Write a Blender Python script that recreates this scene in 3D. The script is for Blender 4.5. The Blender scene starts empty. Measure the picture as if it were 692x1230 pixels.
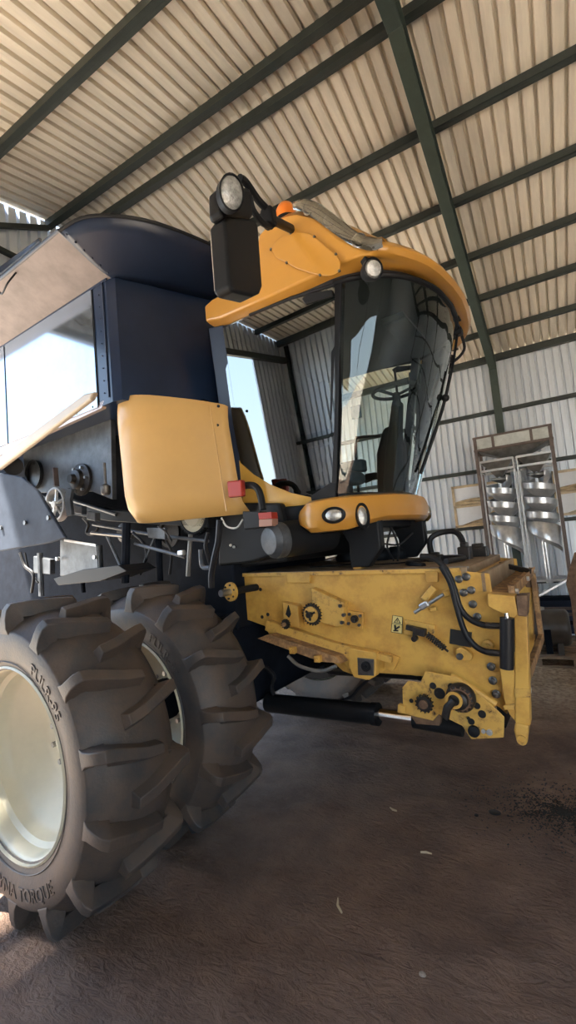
import bpy, bmesh, math, random
from mathutils import Vector, Matrix, noise
random.seed(7)
sc = bpy.context.scene
COL = sc.collection

# ------------------------------------------------------------ camera, world, sun, exposure
YAW, PITCH, ROLL = math.radians(-29.95), math.radians(4.55), math.radians(-5.16)
def cam_axes():
    cy, sy, cp, sp = math.cos(YAW), math.sin(YAW), math.cos(PITCH), math.sin(PITCH)
    fwd = Vector((sy*cp, cy*cp, sp)); right = Vector((cy, -sy, 0)); up = right.cross(fwd)
    cr, sr = math.cos(ROLL), math.sin(ROLL)
    return cr*right + sr*up, -sr*right + cr*up, fwd
cr_, cu_, cf_ = cam_axes()
cd = bpy.data.cameras.new('camera'); cam = bpy.data.objects.new('camera', cd); COL.objects.link(cam)
cam.matrix_world = Matrix(((cr_.x, cu_.x, -cf_.x, 0), (cr_.y, cu_.y, -cf_.y, 0), (cr_.z, cu_.z, -cf_.z, 2.06), (0, 0, 0, 1)))
cd.sensor_fit = 'VERTICAL'; cd.sensor_height = 36; cd.lens = 544.9/1230*36
cd.clip_start = .05; cd.clip_end = 300
sc.camera = cam

w = bpy.data.worlds.new('world'); sc.world = w; w.use_nodes = True
nt = w.node_tree; nt.nodes.clear()
out = nt.nodes.new('ShaderNodeOutputWorld'); bg = nt.nodes.new('ShaderNodeBackground')
tc = nt.nodes.new('ShaderNodeTexCoord'); sx = nt.nodes.new('ShaderNodeSeparateXYZ'); rp = nt.nodes.new('ShaderNodeValToRGB')
nt.links.new(tc.outputs['Generated'], sx.inputs[0]); nt.links.new(sx.outputs['Z'], rp.inputs[0])
rp.color_ramp.elements[0].position = 0; rp.color_ramp.elements[0].color = (.74, .90, 1, 1)
rp.color_ramp.elements[1].position = .7; rp.color_ramp.elements[1].color = (.32, .55, 1, 1)
nt.links.new(rp.outputs[0], bg.inputs[0]); bg.inputs[1].default_value = 2.2
nt.links.new(bg.outputs[0], out.inputs[0])

sun_d = bpy.data.lights.new('sun', 'SUN'); sun_d.energy = 22; sun_d.angle = math.radians(2.5); sun_d.color = (1, .93, .82)
sun = bpy.data.objects.new('sun', sun_d); COL.objects.link(sun)
sun.rotation_euler = Vector((.43, .30, -1)).to_track_quat('-Z', 'Y').to_euler()

sc.view_settings.view_transform = 'Standard'; sc.view_settings.look = 'None'
sc.view_settings.gamma = 1; sc.view_settings.use_curve_mapping = False
sc.view_settings.exposure = 1.3

# ------------------------------------------------------------ materials
def mat(name, col, rough=.5, metal=0., var=0., vscale=4., col2=None, bump=0., bscale=60., coat=0., spec=.5, emit=None, stretch=None, ramp=(.35, .65)):
    m = bpy.data.materials.new(name); m.use_nodes = True
    n = m.node_tree.nodes; l = m.node_tree.links; b = n['Principled BSDF']
    c = (*col, 1)
    b.inputs['Base Color'].default_value = c; b.inputs['Roughness'].default_value = rough; b.inputs['Metallic'].default_value = metal
    b.inputs['Coat Weight'].default_value = coat; b.inputs['Specular IOR Level'].default_value = spec
    b.inputs['Coat Roughness'].default_value = .08
    t = n.new('ShaderNodeTexCoord'); src = t.outputs['Object']
    if stretch:
        mp = n.new('ShaderNodeMapping'); mp.inputs['Scale'].default_value = stretch
        l.new(src, mp.inputs['Vector']); src = mp.outputs[0]
    if var > 0 or col2:
        nz = n.new('ShaderNodeTexNoise'); nz.inputs['Scale'].default_value = vscale; nz.inputs['Detail'].default_value = 8; nz.inputs['Roughness'].default_value = .65
        l.new(src, nz.inputs['Vector'])
        r = n.new('ShaderNodeValToRGB'); l.new(nz.outputs['Fac'], r.inputs[0])
        a = col2 if col2 else tuple(x*(1-var) for x in col)
        r.color_ramp.elements[0].position = ramp[0]; r.color_ramp.elements[0].color = (*a, 1)
        r.color_ramp.elements[1].position = ramp[1]; r.color_ramp.elements[1].color = c
        l.new(r.outputs[0], b.inputs['Base Color'])
    if bump > 0:
        nb = n.new('ShaderNodeTexNoise'); nb.inputs['Scale'].default_value = bscale; nb.inputs['Detail'].default_value = 6
        l.new(src, nb.inputs['Vector'])
        bp = n.new('ShaderNodeBump'); bp.inputs['Strength'].default_value = bump; bp.inputs['Distance'].default_value = .02
        l.new(nb.outputs['Fac'], bp.inputs['Height']); l.new(bp.outputs[0], b.inputs['Normal'])
    if emit:
        b.inputs['Emission Color'].default_value = (*emit[0], 1); b.inputs['Emission Strength'].default_value = emit[1]
    return m

def glass(name, tint, refl=.1, rough=.0):
    m = bpy.data.materials.new(name); m.use_nodes = True
    n = m.node_tree.nodes; l = m.node_tree.links; n.clear()
    o = n.new('ShaderNodeOutputMaterial'); mx = n.new('ShaderNodeMixShader'); tr = n.new('ShaderNodeBsdfTransparent'); gl = n.new('ShaderNodeBsdfGlossy')
    fr = n.new('ShaderNodeFresnel'); fr.inputs['IOR'].default_value = 1.5
    ad = n.new('ShaderNodeMath'); ad.operation = 'MULTIPLY_ADD'; ad.inputs[1].default_value = 1.4; ad.inputs[2].default_value = refl; ad.use_clamp = True
    tr.inputs[0].default_value = (*tint, 1); gl.inputs['Roughness'].default_value = rough; gl.inputs[0].default_value = (.95, 1, 1, 1)
    l.new(fr.outputs[0], ad.inputs[0]); l.new(ad.outputs[0], mx.inputs[0]); l.new(tr.outputs[0], mx.inputs[1]); l.new(gl.outputs[0], mx.inputs[2]); l.new(mx.outputs[0], o.inputs[0])
    return m

def worn(name, col, dirt, rough=.42, scale=7, lo=.40, hi=.52, chip=(.05, .03, .02), chip_pos=.27, metal=0, spec=.5):
    m = mat(name, col, rough, metal, bump=.05, bscale=90, spec=spec)
    n = m.node_tree.nodes; l = m.node_tree.links; b = n['Principled BSDF']
    t = n.new('ShaderNodeTexCoord')
    z1 = n.new('ShaderNodeTexNoise'); z1.inputs['Scale'].default_value = scale; z1.inputs['Detail'].default_value = 9; z1.inputs['Roughness'].default_value = .7
    l.new(t.outputs['Object'], z1.inputs['Vector'])
    r = n.new('ShaderNodeValToRGB'); l.new(z1.outputs['Fac'], r.inputs[0])
    e = r.color_ramp.elements
    e[0].position = chip_pos; e[0].color = (*chip, 1); e[1].position = hi; e[1].color = (*col, 1)
    q = e.new(lo); q.color = (*dirt, 1); q2 = e.new(chip_pos+.03); q2.color = (*dirt, 1)
    l.new(r.outputs[0], b.inputs['Base Color'])
    return m

M = {}
M['yellow'] = mat('harvester yellow paint', (.62, .355, .06), .35, var=.18, vscale=3, coat=.15)
M['cab_yellow'] = mat('cab yellow paint', (.56, .27, .045), .3, var=.1, vscale=2, coat=.3)
M['panel_yellow'] = mat('side panel yellow paint', (.60, .36, .12), .36, var=.1, vscale=2, coat=.2)
M['feeder_yellow'] = worn('worn feeder yellow paint', (.62, .36, .075), (.47, .255, .055), .45, 5, .38, .56, chip_pos=.24)
M['feeder_scratched'] = worn('scratched feeder yellow paint', (.60, .355, .08), (.42, .235, .06), .5, 16, .40, .50, chip_pos=.36)
M['feeder_dusty'] = worn('dusty top plate', (.33, .24, .15), (.24, .16, .09), .6, 6, .42, .6, chip_pos=.25)
M['rust'] = worn('rusty brown steel', (.17, .10, .055), (.10, .055, .03), .75, 14, .42, .6)
M['bright_rust'] = worn('rust streaked yellow steel', (.42, .24, .10), (.20, .11, .05), .7, 12, .45, .6)
M['navy_haze'] = mat('glossy dark tank sheet', (.012, .024, .058), .28, var=.3, vscale=2, coat=.15, spec=.3)  # black sheet; blue lens haze is mixed into the base colour
M['navy_haze_matt'] = mat('dark tank extension skin', (.014, .024, .052), .38, var=.25, vscale=3)  # blue of the haze painted into this dark skin too
M['copper'] = mat('dusty flared tank panel', (.12, .092, .088), .5, .2, var=.35, vscale=5)
M['black'] = mat('black plastic', (.011, .012, .014), .5, bump=.04, bscale=200, spec=.22)
M['black_gloss'] = mat('black painted metal', (.010, .011, .013), .32, var=.2, spec=.3)
M['chassis'] = mat('dark chassis paint', (.012, .015, .022), .8, var=.4, vscale=6, spec=.06)
M['chassis_grey'] = mat('dull grey sheet', (.10, .11, .125), .45, .3, var=.5, vscale=8)
M['shield'] = mat('dusty grey shield', (.04, .05, .07), .7, var=.3, vscale=5, spec=.12)
M['sheen'] = mat('tank sheet brightened for glare', (.36, .40, .46), .10, .9, var=.15, vscale=3)  # dark sheet given bright metal so the sky glare comes out white
M['tyre'] = mat('dusty tyre rubber', (.046, .045, .047), .58, col2=(.088, .066, .052), vscale=3.2, bump=.12, bscale=70, ramp=(.42, .62))
M['rim'] = mat('cream wheel paint', (.62, .58, .44), .4, var=.1, vscale=4)
M['steel'] = mat('bare steel', (.5, .5, .5), .35, .9, var=.3, vscale=20)
M['chrome'] = mat('chrome rod', (.75, .76, .78), .12, 1)
M['dark_steel'] = mat('greasy dark steel', (.05, .045, .042), .45, .6, var=.4, vscale=25)
M['bolt'] = mat('grey bolt steel', (.16, .155, .15), .4, .8, var=.3, vscale=30)
M['hose'] = mat('black rubber hose', (.011, .011, .013), .45, spec=.3)
M['galv'] = mat('galvanised sheet', (.74, .75, .76), .33, .7, var=.25, vscale=9)
M['galv_dark'] = mat('weathered galvanised sheet', (.34, .33, .31), .42, .7, var=.4, vscale=7)
M['roof'] = mat('galvanised roof sheet', (.84, .77, .65), .5, .15, var=.22, vscale=1.6, stretch=(6, .6, 1))
M['wall'] = mat('galvanised wall sheet', (.77, .83, .89), .4, .35, var=.16, vscale=1.5, stretch=(6, 1, .5))
M['green'] = mat('dark green steel paint', (.042, .062, .052), .5, var=.25, vscale=6)
M['purlin'] = mat('dark green grey purlin', (.032, .042, .038), .55, var=.3, vscale=8)
M['orange'] = mat('amber beacon plastic', (.85, .22, .02), .3, coat=.4)
M['red'] = mat('red lens plastic', (.34, .035, .022), .4, spec=.3)
M['lens'] = mat('headlamp lens', (.42, .42, .40), .15, .2, var=.5, vscale=40, coat=1, bump=.3, bscale=120)
M['amber_lens'] = mat('pale indicator lens', (.34, .18, .13), .4, spec=.3)
M['reflector'] = mat('lamp reflector', (.66, .65, .62), .2, .7, var=.4, vscale=50, bump=.25, bscale=150)
M['clear'] = glass('clear lamp cover', (.80, .75, .66), .10, .06)
M['windshield'] = glass('green tinted windscreen', (.84, .97, .91), .012)
M['side_glass'] = glass('dark side glass', (.13, .19, .19), .16)
M['far_glass'] = glass('far side glass', (.96, .99, .98), .01)
M['seat'] = mat('blue grey seat fabric', (.05, .065, .09), .8, var=.3, vscale=20)
M['interior'] = mat('dark cab trim', (.018, .020, .022), .6)
M['wood'] = mat('pale pallet wood', (.36, .25, .16), .75, var=.45, vscale=6, stretch=(1, 6, 6))
M['white'] = mat('white woven sack', (.66, .64, .60), .7, var=.15, vscale=14, bump=.3, bscale=30)
M['tank_grey'] = mat('dark olive grey drum paint', (.085, .075, .065), .35, .2, var=.3, vscale=5)
M['film'] = mat('tan wrapping film', (.60, .47, .30), .35, var=.35, vscale=9, bump=.5, bscale=12)
M['board'] = mat('white board', (.72, .74, .76), .4, var=.1)
M['tray'] = mat('pale weathered tray sheet', (.56, .58, .54), .45, .2, var=.25, vscale=8)
M['brown_frame'] = mat('brown painted angle iron', (.13, .095, .08), .55, var=.3, vscale=12)
M['sticker'] = mat('warning sticker', (.72, .58, .22), .4)
M['ink'] = mat('black ink', (.012, .012, .012), .5)
M['cream'] = mat('cream panel edge', (.40, .34, .26), .4, var=.1)
M['pink_rail'] = mat('pale rail sheet', (.52, .42, .38), .35, .4, var=.2, vscale=10)
M['cardboard'] = mat('brown carton', (.34, .21, .12), .8, var=.2, vscale=5)

# ------------------------------------------------------------ geometry helpers
class G:
    def __init__(s): s.bm = bmesh.new()
    def vs(s, pts): return [s.bm.verts.new(p) for p in pts]
    def face(s, v):
        try: return s.bm.faces.new(v)
        except ValueError: return None
    def poly(s, pts): return s.face(s.vs(pts))
    def prism(s, pts, d):
        d = Vector(d); a = s.vs(pts); b = s.vs([Vector(p)+d for p in pts]); n = len(a)
        s.face(a[::-1]); s.face(b)
        for i in range(n): s.face((a[i], a[(i+1) % n], b[(i+1) % n], b[i]))
        return s
    def box(s, c, size, rot=None):
        r = rot if rot is not None else Matrix.Identity(3); c = Vector(c); h = Vector(size)/2
        p = [c + r @ Vector((x*h.x, y*h.y, z*h.z)) for z in (-1, 1) for x, y in ((-1, -1), (1, -1), (1, 1), (-1, 1))]
        v = s.vs(p)
        for f in ((3, 2, 1, 0), (4, 5, 6, 7), (0, 1, 5, 4), (1, 2, 6, 5), (2, 3, 7, 6), (3, 0, 4, 7)): s.face([v[i] for i in f])
        return s
    def bb(s, lo, hi):
        lo = Vector(lo); hi = Vector(hi); return s.box((lo+hi)/2, hi-lo)
    def bar(s, p0, p1, wx, wy, up=(0, 0, 1)):
        p0 = Vector(p0); p1 = Vector(p1); x = (p1-p0).normalized(); u = Vector(up)
        y = u.cross(x)
        if y.length < 1e-4: y = Vector((0, 1, 0)).cross(x)
        y.normalize(); z = x.cross(y)
        return s.box((p0+p1)/2, ((p1-p0).length, wx, wy), Matrix((x, y, z)).transposed())
    def ring(s, c, x, y, r, n): return s.vs([c + (x*math.cos(2*math.pi*i/n) + y*math.sin(2*math.pi*i/n))*r for i in range(n)])
    def skin(s, rings, closed=True, caps=True):
        for a, b in zip(rings, rings[1:]):
            n = len(a)
            for i in range(n if closed else n-1): s.face((a[i], a[(i+1) % n], b[(i+1) % n], b[i]))
        if caps and closed: s.face(rings[0][::-1]); s.face(rings[-1])
        return s
    def cyl(s, p0, p1, r0, r1=None, n=16, caps=True):
        return s.lathe([(r0, 0), (r0 if r1 is None else r1, (Vector(p1)-Vector(p0)).length)], p0, Vector(p1)-Vector(p0), n, caps)
    def lathe(s, prof, o, axis, n=24, caps=True):
        o = Vector(o); z = Vector(axis).normalized(); t = Vector((0, 0, 1)) if abs(z.z) < .9 else Vector((1, 0, 0))
        x = t.cross(z).normalized(); y = z.cross(x)
        return s.skin([s.ring(o+z*h, x, y, max(r, 1e-4), n) for r, h in prof], True, caps)
    def tube(s, pts, r, n=8, sub=0):
        P = [Vector(p) for p in pts]
        if sub: P = [Vector(p) for p in spline(pts, sub)]
        rings = []; x = None
        for i, p in enumerate(P):
            t = (P[min(i+1, len(P)-1)] - P[max(i-1, 0)]).normalized()
            if x is None: x = t.orthogonal().normalized()
            x = (x - t*x.dot(t)).normalized(); y = t.cross(x)
            rr = r[i] if isinstance(r, (list, tuple)) else r
            rings.append(s.ring(p, x, y, rr, n))
        return s.skin(rings)
    def grid(s, rows, closed=False):
        R = [s.vs(r) for r in rows]
        return s.skin(R, closed, False)
    def ball(s, c, r, sc_=(1, 1, 1), n=14):
        c = Vector(c); rings = []
        for i in range(1, n//2):
            a = math.pi*i/(n//2)
            rings.append(s.vs([c + Vector((math.sin(a)*math.cos(2*math.pi*k/n)*sc_[0], math.sin(a)*math.sin(2*math.pi*k/n)*sc_[1], -math.cos(a)*sc_[2]))*r for k in range(n)]))
        return s.skin(rings)
    def out(s, name, m, parent=None, smooth=False, bevel=0, seg=2, solid=0, label=None, sub=0):
        bmesh.ops.remove_doubles(s.bm, verts=s.bm.verts, dist=1e-5)
        bmesh.ops.recalc_face_normals(s.bm, faces=s.bm.faces)
        me = bpy.data.meshes.new(name); s.bm.to_mesh(me); s.bm.free()
        ms = m if isinstance(m, (list, tuple)) else [m]
        for k in ms: me.materials.append(M[k] if isinstance(k, str) else k)
        o = bpy.data.objects.new(name, me); COL.objects.link(o)
        if parent: o.parent = parent
        if smooth:
            for p in me.polygons: p.use_smooth = True
            try: me.set_sharp_from_angle(angle=math.radians(38))
            except Exception: pass
        if solid:
            q = o.modifiers.new('solid', 'SOLIDIFY'); q.thickness = solid; q.offset = 0
        if bevel:
            q = o.modifiers.new('bevel', 'BEVEL'); q.width = bevel; q.segments = seg; q.limit_method = 'ANGLE'; q.angle_limit = math.radians(40)
        if sub:
            q = o.modifiers.new('sub', 'SUBSURF'); q.levels = sub; q.render_levels = sub
        if label: o['label'] = label
        return o

def spline(pts, k=6):
    P = [Vector(p) for p in pts]; n = len(P); res = []
    for i in range(n-1):
        a = P[i-1] if i else P[0]*2-P[1]; b = P[i]; c = P[i+1]; d = P[i+2] if i+2 < n else P[-1]*2-P[-2]
        for j in range(k):
            t = j/k
            res.append(.5*((2*b) + (c-a)*t + (2*a-5*b+4*c-d)*t*t + (3*b-a-3*c+d)*t**3))
    res.append(P[-1]); return res

def empty(name, loc, rz=0, label=None, cat=None, group=None):
    o = bpy.data.objects.new(name, None); COL.objects.link(o); o.location = loc; o.rotation_euler = (0, 0, rz); o.empty_display_size = .2
    if label: o['label'] = label; o['category'] = cat
    if group: o['group'] = group
    return o
def tag(o, label, cat, group=None, kind=None):
    o['label'] = label; o['category'] = cat
    if group: o['group'] = group
    if kind: o['kind'] = kind
    return o
def structure(o, label=None, cat=None):
    o['kind'] = 'structure'
    if label: o['label'] = label; o['category'] = cat
    return o
def kids(o): return [c for c in o.children]
def copy_tree(o, parent=None):
    c = o.copy(); COL.objects.link(c)
    if parent: c.parent = parent
    for k in list(o.children): copy_tree(k, c)
    return c
def circle(c, r, n=20, a0=0):
    """points of a circle in a plane of constant v"""
    return [(c[0]+r*math.cos(a0+2*math.pi*i/n), c[1], c[2]+r*math.sin(a0+2*math.pi*i/n)) for i in range(n)]

# ------------------------------------------------------------ the shed
RIDGE_Y, RIDGE_Z, WALL_Y, SL = 3.71, 6.738, 10.0, math.tan(math.radians(10.7))
NEAR_Y = 2*RIDGE_Y-WALL_Y
X0, X1 = -5.35, 15.0
def roof_z(y): return RIDGE_Z - abs(y-RIDGE_Y)*SL
PITCH_R = .137
def sheet_profile(a, b, h=.05):
    """trapezoid ribs along one axis: (position, height) pairs"""
    res = []; x = a
    while x < b:
        res += [(x, 0), (x+.082, 0), (x+.092, h), (x+.117, h), (x+.127, 0)]
        if int(round((x-a)/PITCH_R)) % 1 == 0: pass
        x += PITCH_R
    res.append((x, 0)); return res

# floor: packed red earth, gently uneven
m = mat('packed red earth', (.25, .16, .112), .92, col2=(.125, .078, .056), vscale=1.7, ramp=(.32, .68))
n = m.node_tree.nodes; l = m.node_tree.links; b = n['Principled BSDF']
tcn = n.new('ShaderNodeTexCoord')
mp = n.new('ShaderNodeMapping'); mp.inputs['Rotation'].default_value = (0, 0, .6); mp.inputs['Scale'].default_value = (3.5, 8, 1)
l.new(tcn.outputs['Object'], mp.inputs[0])
n1 = n.new('ShaderNodeTexNoise'); n1.inputs['Scale'].default_value = 2.2; n1.inputs['Detail'].default_value = 9; n1.inputs['Roughness'].default_value = .62; n1.inputs['Distortion'].default_value = 1.3
l.new(mp.outputs[0], n1.inputs['Vector'])
n2 = n.new('ShaderNodeTexNoise'); n2.inputs['Scale'].default_value = 38; n2.inputs['Detail'].default_value = 5
l.new(tcn.outputs['Object'], n2.inputs['Vector'])
ma = n.new('ShaderNodeMath'); ma.operation = 'MULTIPLY_ADD'; ma.inputs[1].default_value = .35
l.new(n2.outputs['Fac'], ma.inputs[0]); l.new(n1.outputs['Fac'], ma.inputs[2])
bp = n.new('ShaderNodeBump'); bp.inputs['Strength'].default_value = .8; bp.inputs['Distance'].default_value = .09
l.new(ma.outputs[0], bp.inputs['Height']); l.new(bp.outputs[0], b.inputs['Normal'])
# lit ground towards the far wall, painted as paler tan with chaff speckle
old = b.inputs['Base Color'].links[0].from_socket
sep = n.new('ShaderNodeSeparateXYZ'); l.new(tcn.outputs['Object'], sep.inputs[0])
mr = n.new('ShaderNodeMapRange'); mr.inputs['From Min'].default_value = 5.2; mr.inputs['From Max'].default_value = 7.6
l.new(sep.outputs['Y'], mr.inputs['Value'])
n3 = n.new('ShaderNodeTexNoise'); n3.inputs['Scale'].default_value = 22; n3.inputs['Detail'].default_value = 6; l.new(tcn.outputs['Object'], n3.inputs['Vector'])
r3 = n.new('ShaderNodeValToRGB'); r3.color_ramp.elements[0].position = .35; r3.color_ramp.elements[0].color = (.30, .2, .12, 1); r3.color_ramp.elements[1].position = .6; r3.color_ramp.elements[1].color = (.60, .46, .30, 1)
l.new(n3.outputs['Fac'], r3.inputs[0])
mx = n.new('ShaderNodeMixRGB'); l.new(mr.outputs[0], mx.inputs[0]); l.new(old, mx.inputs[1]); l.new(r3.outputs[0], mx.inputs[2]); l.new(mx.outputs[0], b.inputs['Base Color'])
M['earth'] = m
def ground_z(x, y):
    v = Vector((x, y, 0))
    return .020*noise.noise(v*1.1) + .022*noise.noise(Vector((x*2.2+y*1.2, y*5-x*2, 3))) + .010*noise.noise(v*9) - .022
g = G(); rows = []
xs = [-5.35 + i*.055 for i in range(int(16.4/.055))]
for j in range(int(12.7/.055)):
    y = NEAR_Y + j*.055
    rows.append([(x, y, ground_z(x, y)) for x in xs])
g.grid(rows)
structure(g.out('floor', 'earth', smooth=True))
# the yard outside
g = G(); g.poly([(-60, -60, -.09), (60, -60, -.09), (60, 60, -.09), (-60, 60, -.09)])
M['yard'] = mat('sunlit yard earth', (.56, .47, .36), .95, var=.3, vscale=.6)
structure(g.out('ground', 'yard'))

def roof_sheet(name, y0, y1):
    g = G(); P = sheet_profile(X0, X1)
    ys = [y0, y1]
    g.grid([[(x, y, roof_z(y)+h) for x, h in P] for y in ys])
    return structure(g.out(name, 'roof'))
roof_sheet('ceiling', RIDGE_Y+.10, WALL_Y+.25)
roof_sheet('ceiling', NEAR_Y-.25, RIDGE_Y-.10)
g = G(); P = sheet_profile(X0, X1)
g.grid([[(x, RIDGE_Y+dy, RIDGE_Z-.02+max(0, h)*.8-(.0 if abs(dy) < .2 else .03)) for x, h in P] for dy in (-.22, -.1, 0, .1, .22)])
structure(g.out('trim_0', 'roof'))

def wall_sheet_y(name, y, x0, x1, z0, z1, sgn=1):
    g = G(); P = sheet_profile(x0, x1)
    if callable(z1): g.grid([[(x, y+h*sgn, z0) for x, h in P], [(x, y+h*sgn, z1(x)) for x, h in P]])
    else: g.grid([[(x, y+h*sgn, z0) for x, h in P], [(x, y+h*sgn, z1) for x, h in P]])
    return structure(g.out(name, 'wall'))
wall_sheet_y('wall_far', WALL_Y, X0, X1, -.05, roof_z(WALL_Y)-.03)
# side towards the photographer: closed beside the harvester's rear, open further forward
def near_wall(x0, x1, z0, z1): return wall_sheet_y('wall_near', NEAR_Y, x0, x1, z0, z1, -1)
NZ = roof_z(NEAR_Y)-.03
near_wall(-5.35, 1.3, -.05, NZ)
near_wall(1.3, 8.3, 4.3, NZ)
near_wall(8.3, X1, -.05, NZ)
# gable at the rear of the harvester: sheeted above the doorway
g = G(); P = sheet_profile(NEAR_Y, WALL_Y)
g.grid([[(X0-h, y, 5.15) for y, h in P], [(X0-h, y, roof_z(y)-.012) for y, h in P]])
structure(g.out('wall_left', 'wall'))
g = G()
P = sheet_profile(NEAR_Y, -1.5); g.grid([[(X0-h, y, -.05) for y, h in P], [(X0-h, y, 5.15) for y, h in P]]); structure(g.out('wall_left', 'wall')); g = G()
P = sheet_profile(8.0, WALL_Y); g.grid([[(X0-h, y, -.05) for y, h in P], [(X0-h, y, 5.15) for y, h in P]])
structure(g.out('wall_left', 'wall'))
k = 1
def trim(gm, m='green', bev=.006):
    global k
    o = structure(gm.out('trim_%d' % k, m, bevel=bev)); k += 1; return o
for y in (9.0, 7.98, 7.0, 5.98, 4.94, 3.88, 3.53, 2.46, 1.4, .35, -.7, -1.75):
    g = G(); zc = roof_z(y)
    g.bb((X0, y-.028, zc-.10), (X1, y+.028, zc-.005)); g.bb((X0, y-.028, zc-.10), (X1, y+.06, zc-.088)); trim(g, 'purlin')
for y in (WALL_Y-.09, NEAR_Y+.09):
    g = G(); zc = roof_z(y); g.bb((X0, y-.05, zc-.14), (X1, y+.05, zc-.012)); trim(g, 'purlin')
for z in (4.42, 3.27, 2.13, 1.0):
    g = G(); g.bb((X0, WALL_Y-.10, z-.035), (X1, WALL_Y-.004, z+.035)); trim(g, 'purlin')
for z in (3.27, 2.13, 1.0):
    g = G(); g.bb((X0, NEAR_Y+.004, z-.035), (1.3, NEAR_Y+.10, z+.035)); trim(g, 'purlin')
for x in (-5.2, -.66, 4.2, 9.0, 14.0):
    for s in (1, -1):
        ye = WALL_Y-.1 if s > 0 else NEAR_Y+.1
        if x > -5:
         g = G(); a = Vector((x, RIDGE_Y, RIDGE_Z-.24)); e = Vector((x, ye, roof_z(ye)-.24))
         g.bar(a, e, .012, .24)
         for dz in (-.12, .12): g.bar(a+Vector((0, 0, dz)), e+Vector((0, 0, dz)), .13, .014)
         trim(g)
        g = G(); g.bb((x-.07, ye-.13, -.05), (x+.07, ye+.0, roof_z(ye)-.14) if s > 0 else (x+.07, ye-.1, roof_z(ye)-.14)); trim(g)
g = G(); P = sheet_profile(NEAR_Y, WALL_Y); g.grid([[(X1+h, y, -.05) for y, h in P], [(X1+h, y, roof_z(y)-.03) for y, h in P]]); structure(g.out('wall_right', 'wall'))
# door header and a lattice behind the gable sheet
g = G(); g.bb((X0+.02, NEAR_Y, 5.06), (X0+.12, WALL_Y, 5.18)); trim(g, 'purlin')
g = G(); g.bar((X0+.08, 1.0, 5.18), (X0+.08, 3.5, 6.55), .05, .06); g.bar((X0+.08, 3.7, 5.18), (X0+.08, 3.7, 6.6), .06, .06); g.bar((X0+.08, -.5, 5.9), (X0+.08, 7.9, 5.9), .06, .06); trim(g, 'purlin')

# ------------------------------------------------------------ framed panels hung on the far wall
def framed_panel(x0, x1, z0, z1, label):
    y = WALL_Y-.13
    t = empty('framed_panel', (x0, y, z0), 0, label, 'panel', 'film wrapped panels on the far wall')
    W, Hh = x1-x0, z1-z0
    g = G(); g.bb((0, -.012, 0), (W, .012, Hh)); g.out('sheet', 'board', t, bevel=.003)
    g = G()
    for a, c in (((0, -.03, 0), (W, .02, .05)), ((0, -.03, Hh-.05), (W, .02, Hh)), ((0, -.03, 0), (.05, .02, Hh)), ((W-.05, -.03, 0), (W, .02, Hh)), ((0, -.03, Hh*.5-.025), (W, .02, Hh*.5+.025))): g.bb(a, c)
    g.out('frame', 'film', t, bevel=.004)
    g = G(); rows = []
    for i in range(9):
        u = i/8; rows.append([(W*(.08+.9*u), -.035-.02*math.sin(j*2.1+i), Hh*(.03+.03*math.sin(i))+Hh*.46*u**1.5*j/5) for j in range(6)])
    g.grid(rows); g.out('wrapping_film', 'film', t, smooth=True)
    g = G(); rows = []
    for i in range(9):
        u = i/8; rows.append([(W*(.05+.9*u), -.035-.02*math.sin(j*2.3+i), Hh*.52+Hh*(.10+.2*u*(1-u))*j/5) for j in range(6)])
    g.grid(rows); g.out('wrapping_film', 'film', t, smooth=True)
    return t
framed_panel(-1.72, -.75, 2.16, 3.02, 'white panel in tan film on the wall left of the seed separator')
framed_panel(.10, 1.25, 2.2, 3.05, 'white panel in tan film on the wall right of the seed separator')

q = [(-3.611,9.850,5.059)][0]
g = G(); g.box(q, (.24, .04, .30)); g.box((q[0], q[1]-.02, q[2]), (.20, .02, .26)); M['slate'] = mat('slate blue sheet', (.10, .16, .22), .5); tag(g.out('wall_plate', 'slate', bevel=.004), 'small slate blue square plate on the far wall seen through the windscreen', 'plate')
# ------------------------------------------------------------ spiral seed separator
SY = 8.9
A = [(-1.046,8.900,3.752),(0.155,8.900,3.742),(-1.073,8.900,3.523),(0.140,8.900,3.513),(-1.055,8.900,3.302),(0.101,8.900,3.289),(-1.006,8.900,3.232),(-0.493,8.900,3.264),(-0.452,8.900,3.272),(0.089,8.900,3.291),(-0.738,8.900,3.020),(-0.170,8.900,3.017),(-0.955,8.900,1.261),(0.177,8.900,1.372),(-1.103,8.900,2.021),(0.232,8.900,2.034),(-0.734,8.900,2.582),(-0.222,8.900,2.573)]
sx0, sx1 = A[0][0], A[1][0]; ztop = (A[0][2]+A[1][2])/2; ztb = (A[2][2]+A[3][2])/2
zr1 = (A[4][2]+A[5][2])/2; zh = (A[10][2]+A[11][2])/2
zb = 1.12
SPZ = [(-0.743,9.000,2.816),(-0.773,9.000,2.562),(-0.799,9.000,2.338),(-0.966,9.000,2.098)]
SEP_D = .62
sp_ = empty('spiral_separator', (sx0, SY, 0), 0, 'tall galvanised twin spiral seed separator standing before the far wall', 'machine')
SW = sx1-sx0
g = G()
for x in (0, SW):
    for y in (0, SEP_D): g.bb((x-.028, y-.028, -.02), (x+.028, y+.028, ztop-.02))
for z in (ztb, .55):
    g.bb((0, -.02, z-.025), (SW, .02, z+.025)); g.bb((0, SEP_D-.02, z-.025), (SW, SEP_D+.02, z+.025))
    for x in (0, SW): g.bb((x-.02, 0, z-.025), (x+.02, SEP_D, z+.025))
for x in (0, SW): g.bar((x, 0, .55), (x, SEP_D, 1.6), .03, .03)
g.out('frame', 'brown_frame', sp_, bevel=.003)
g = G()
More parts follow.
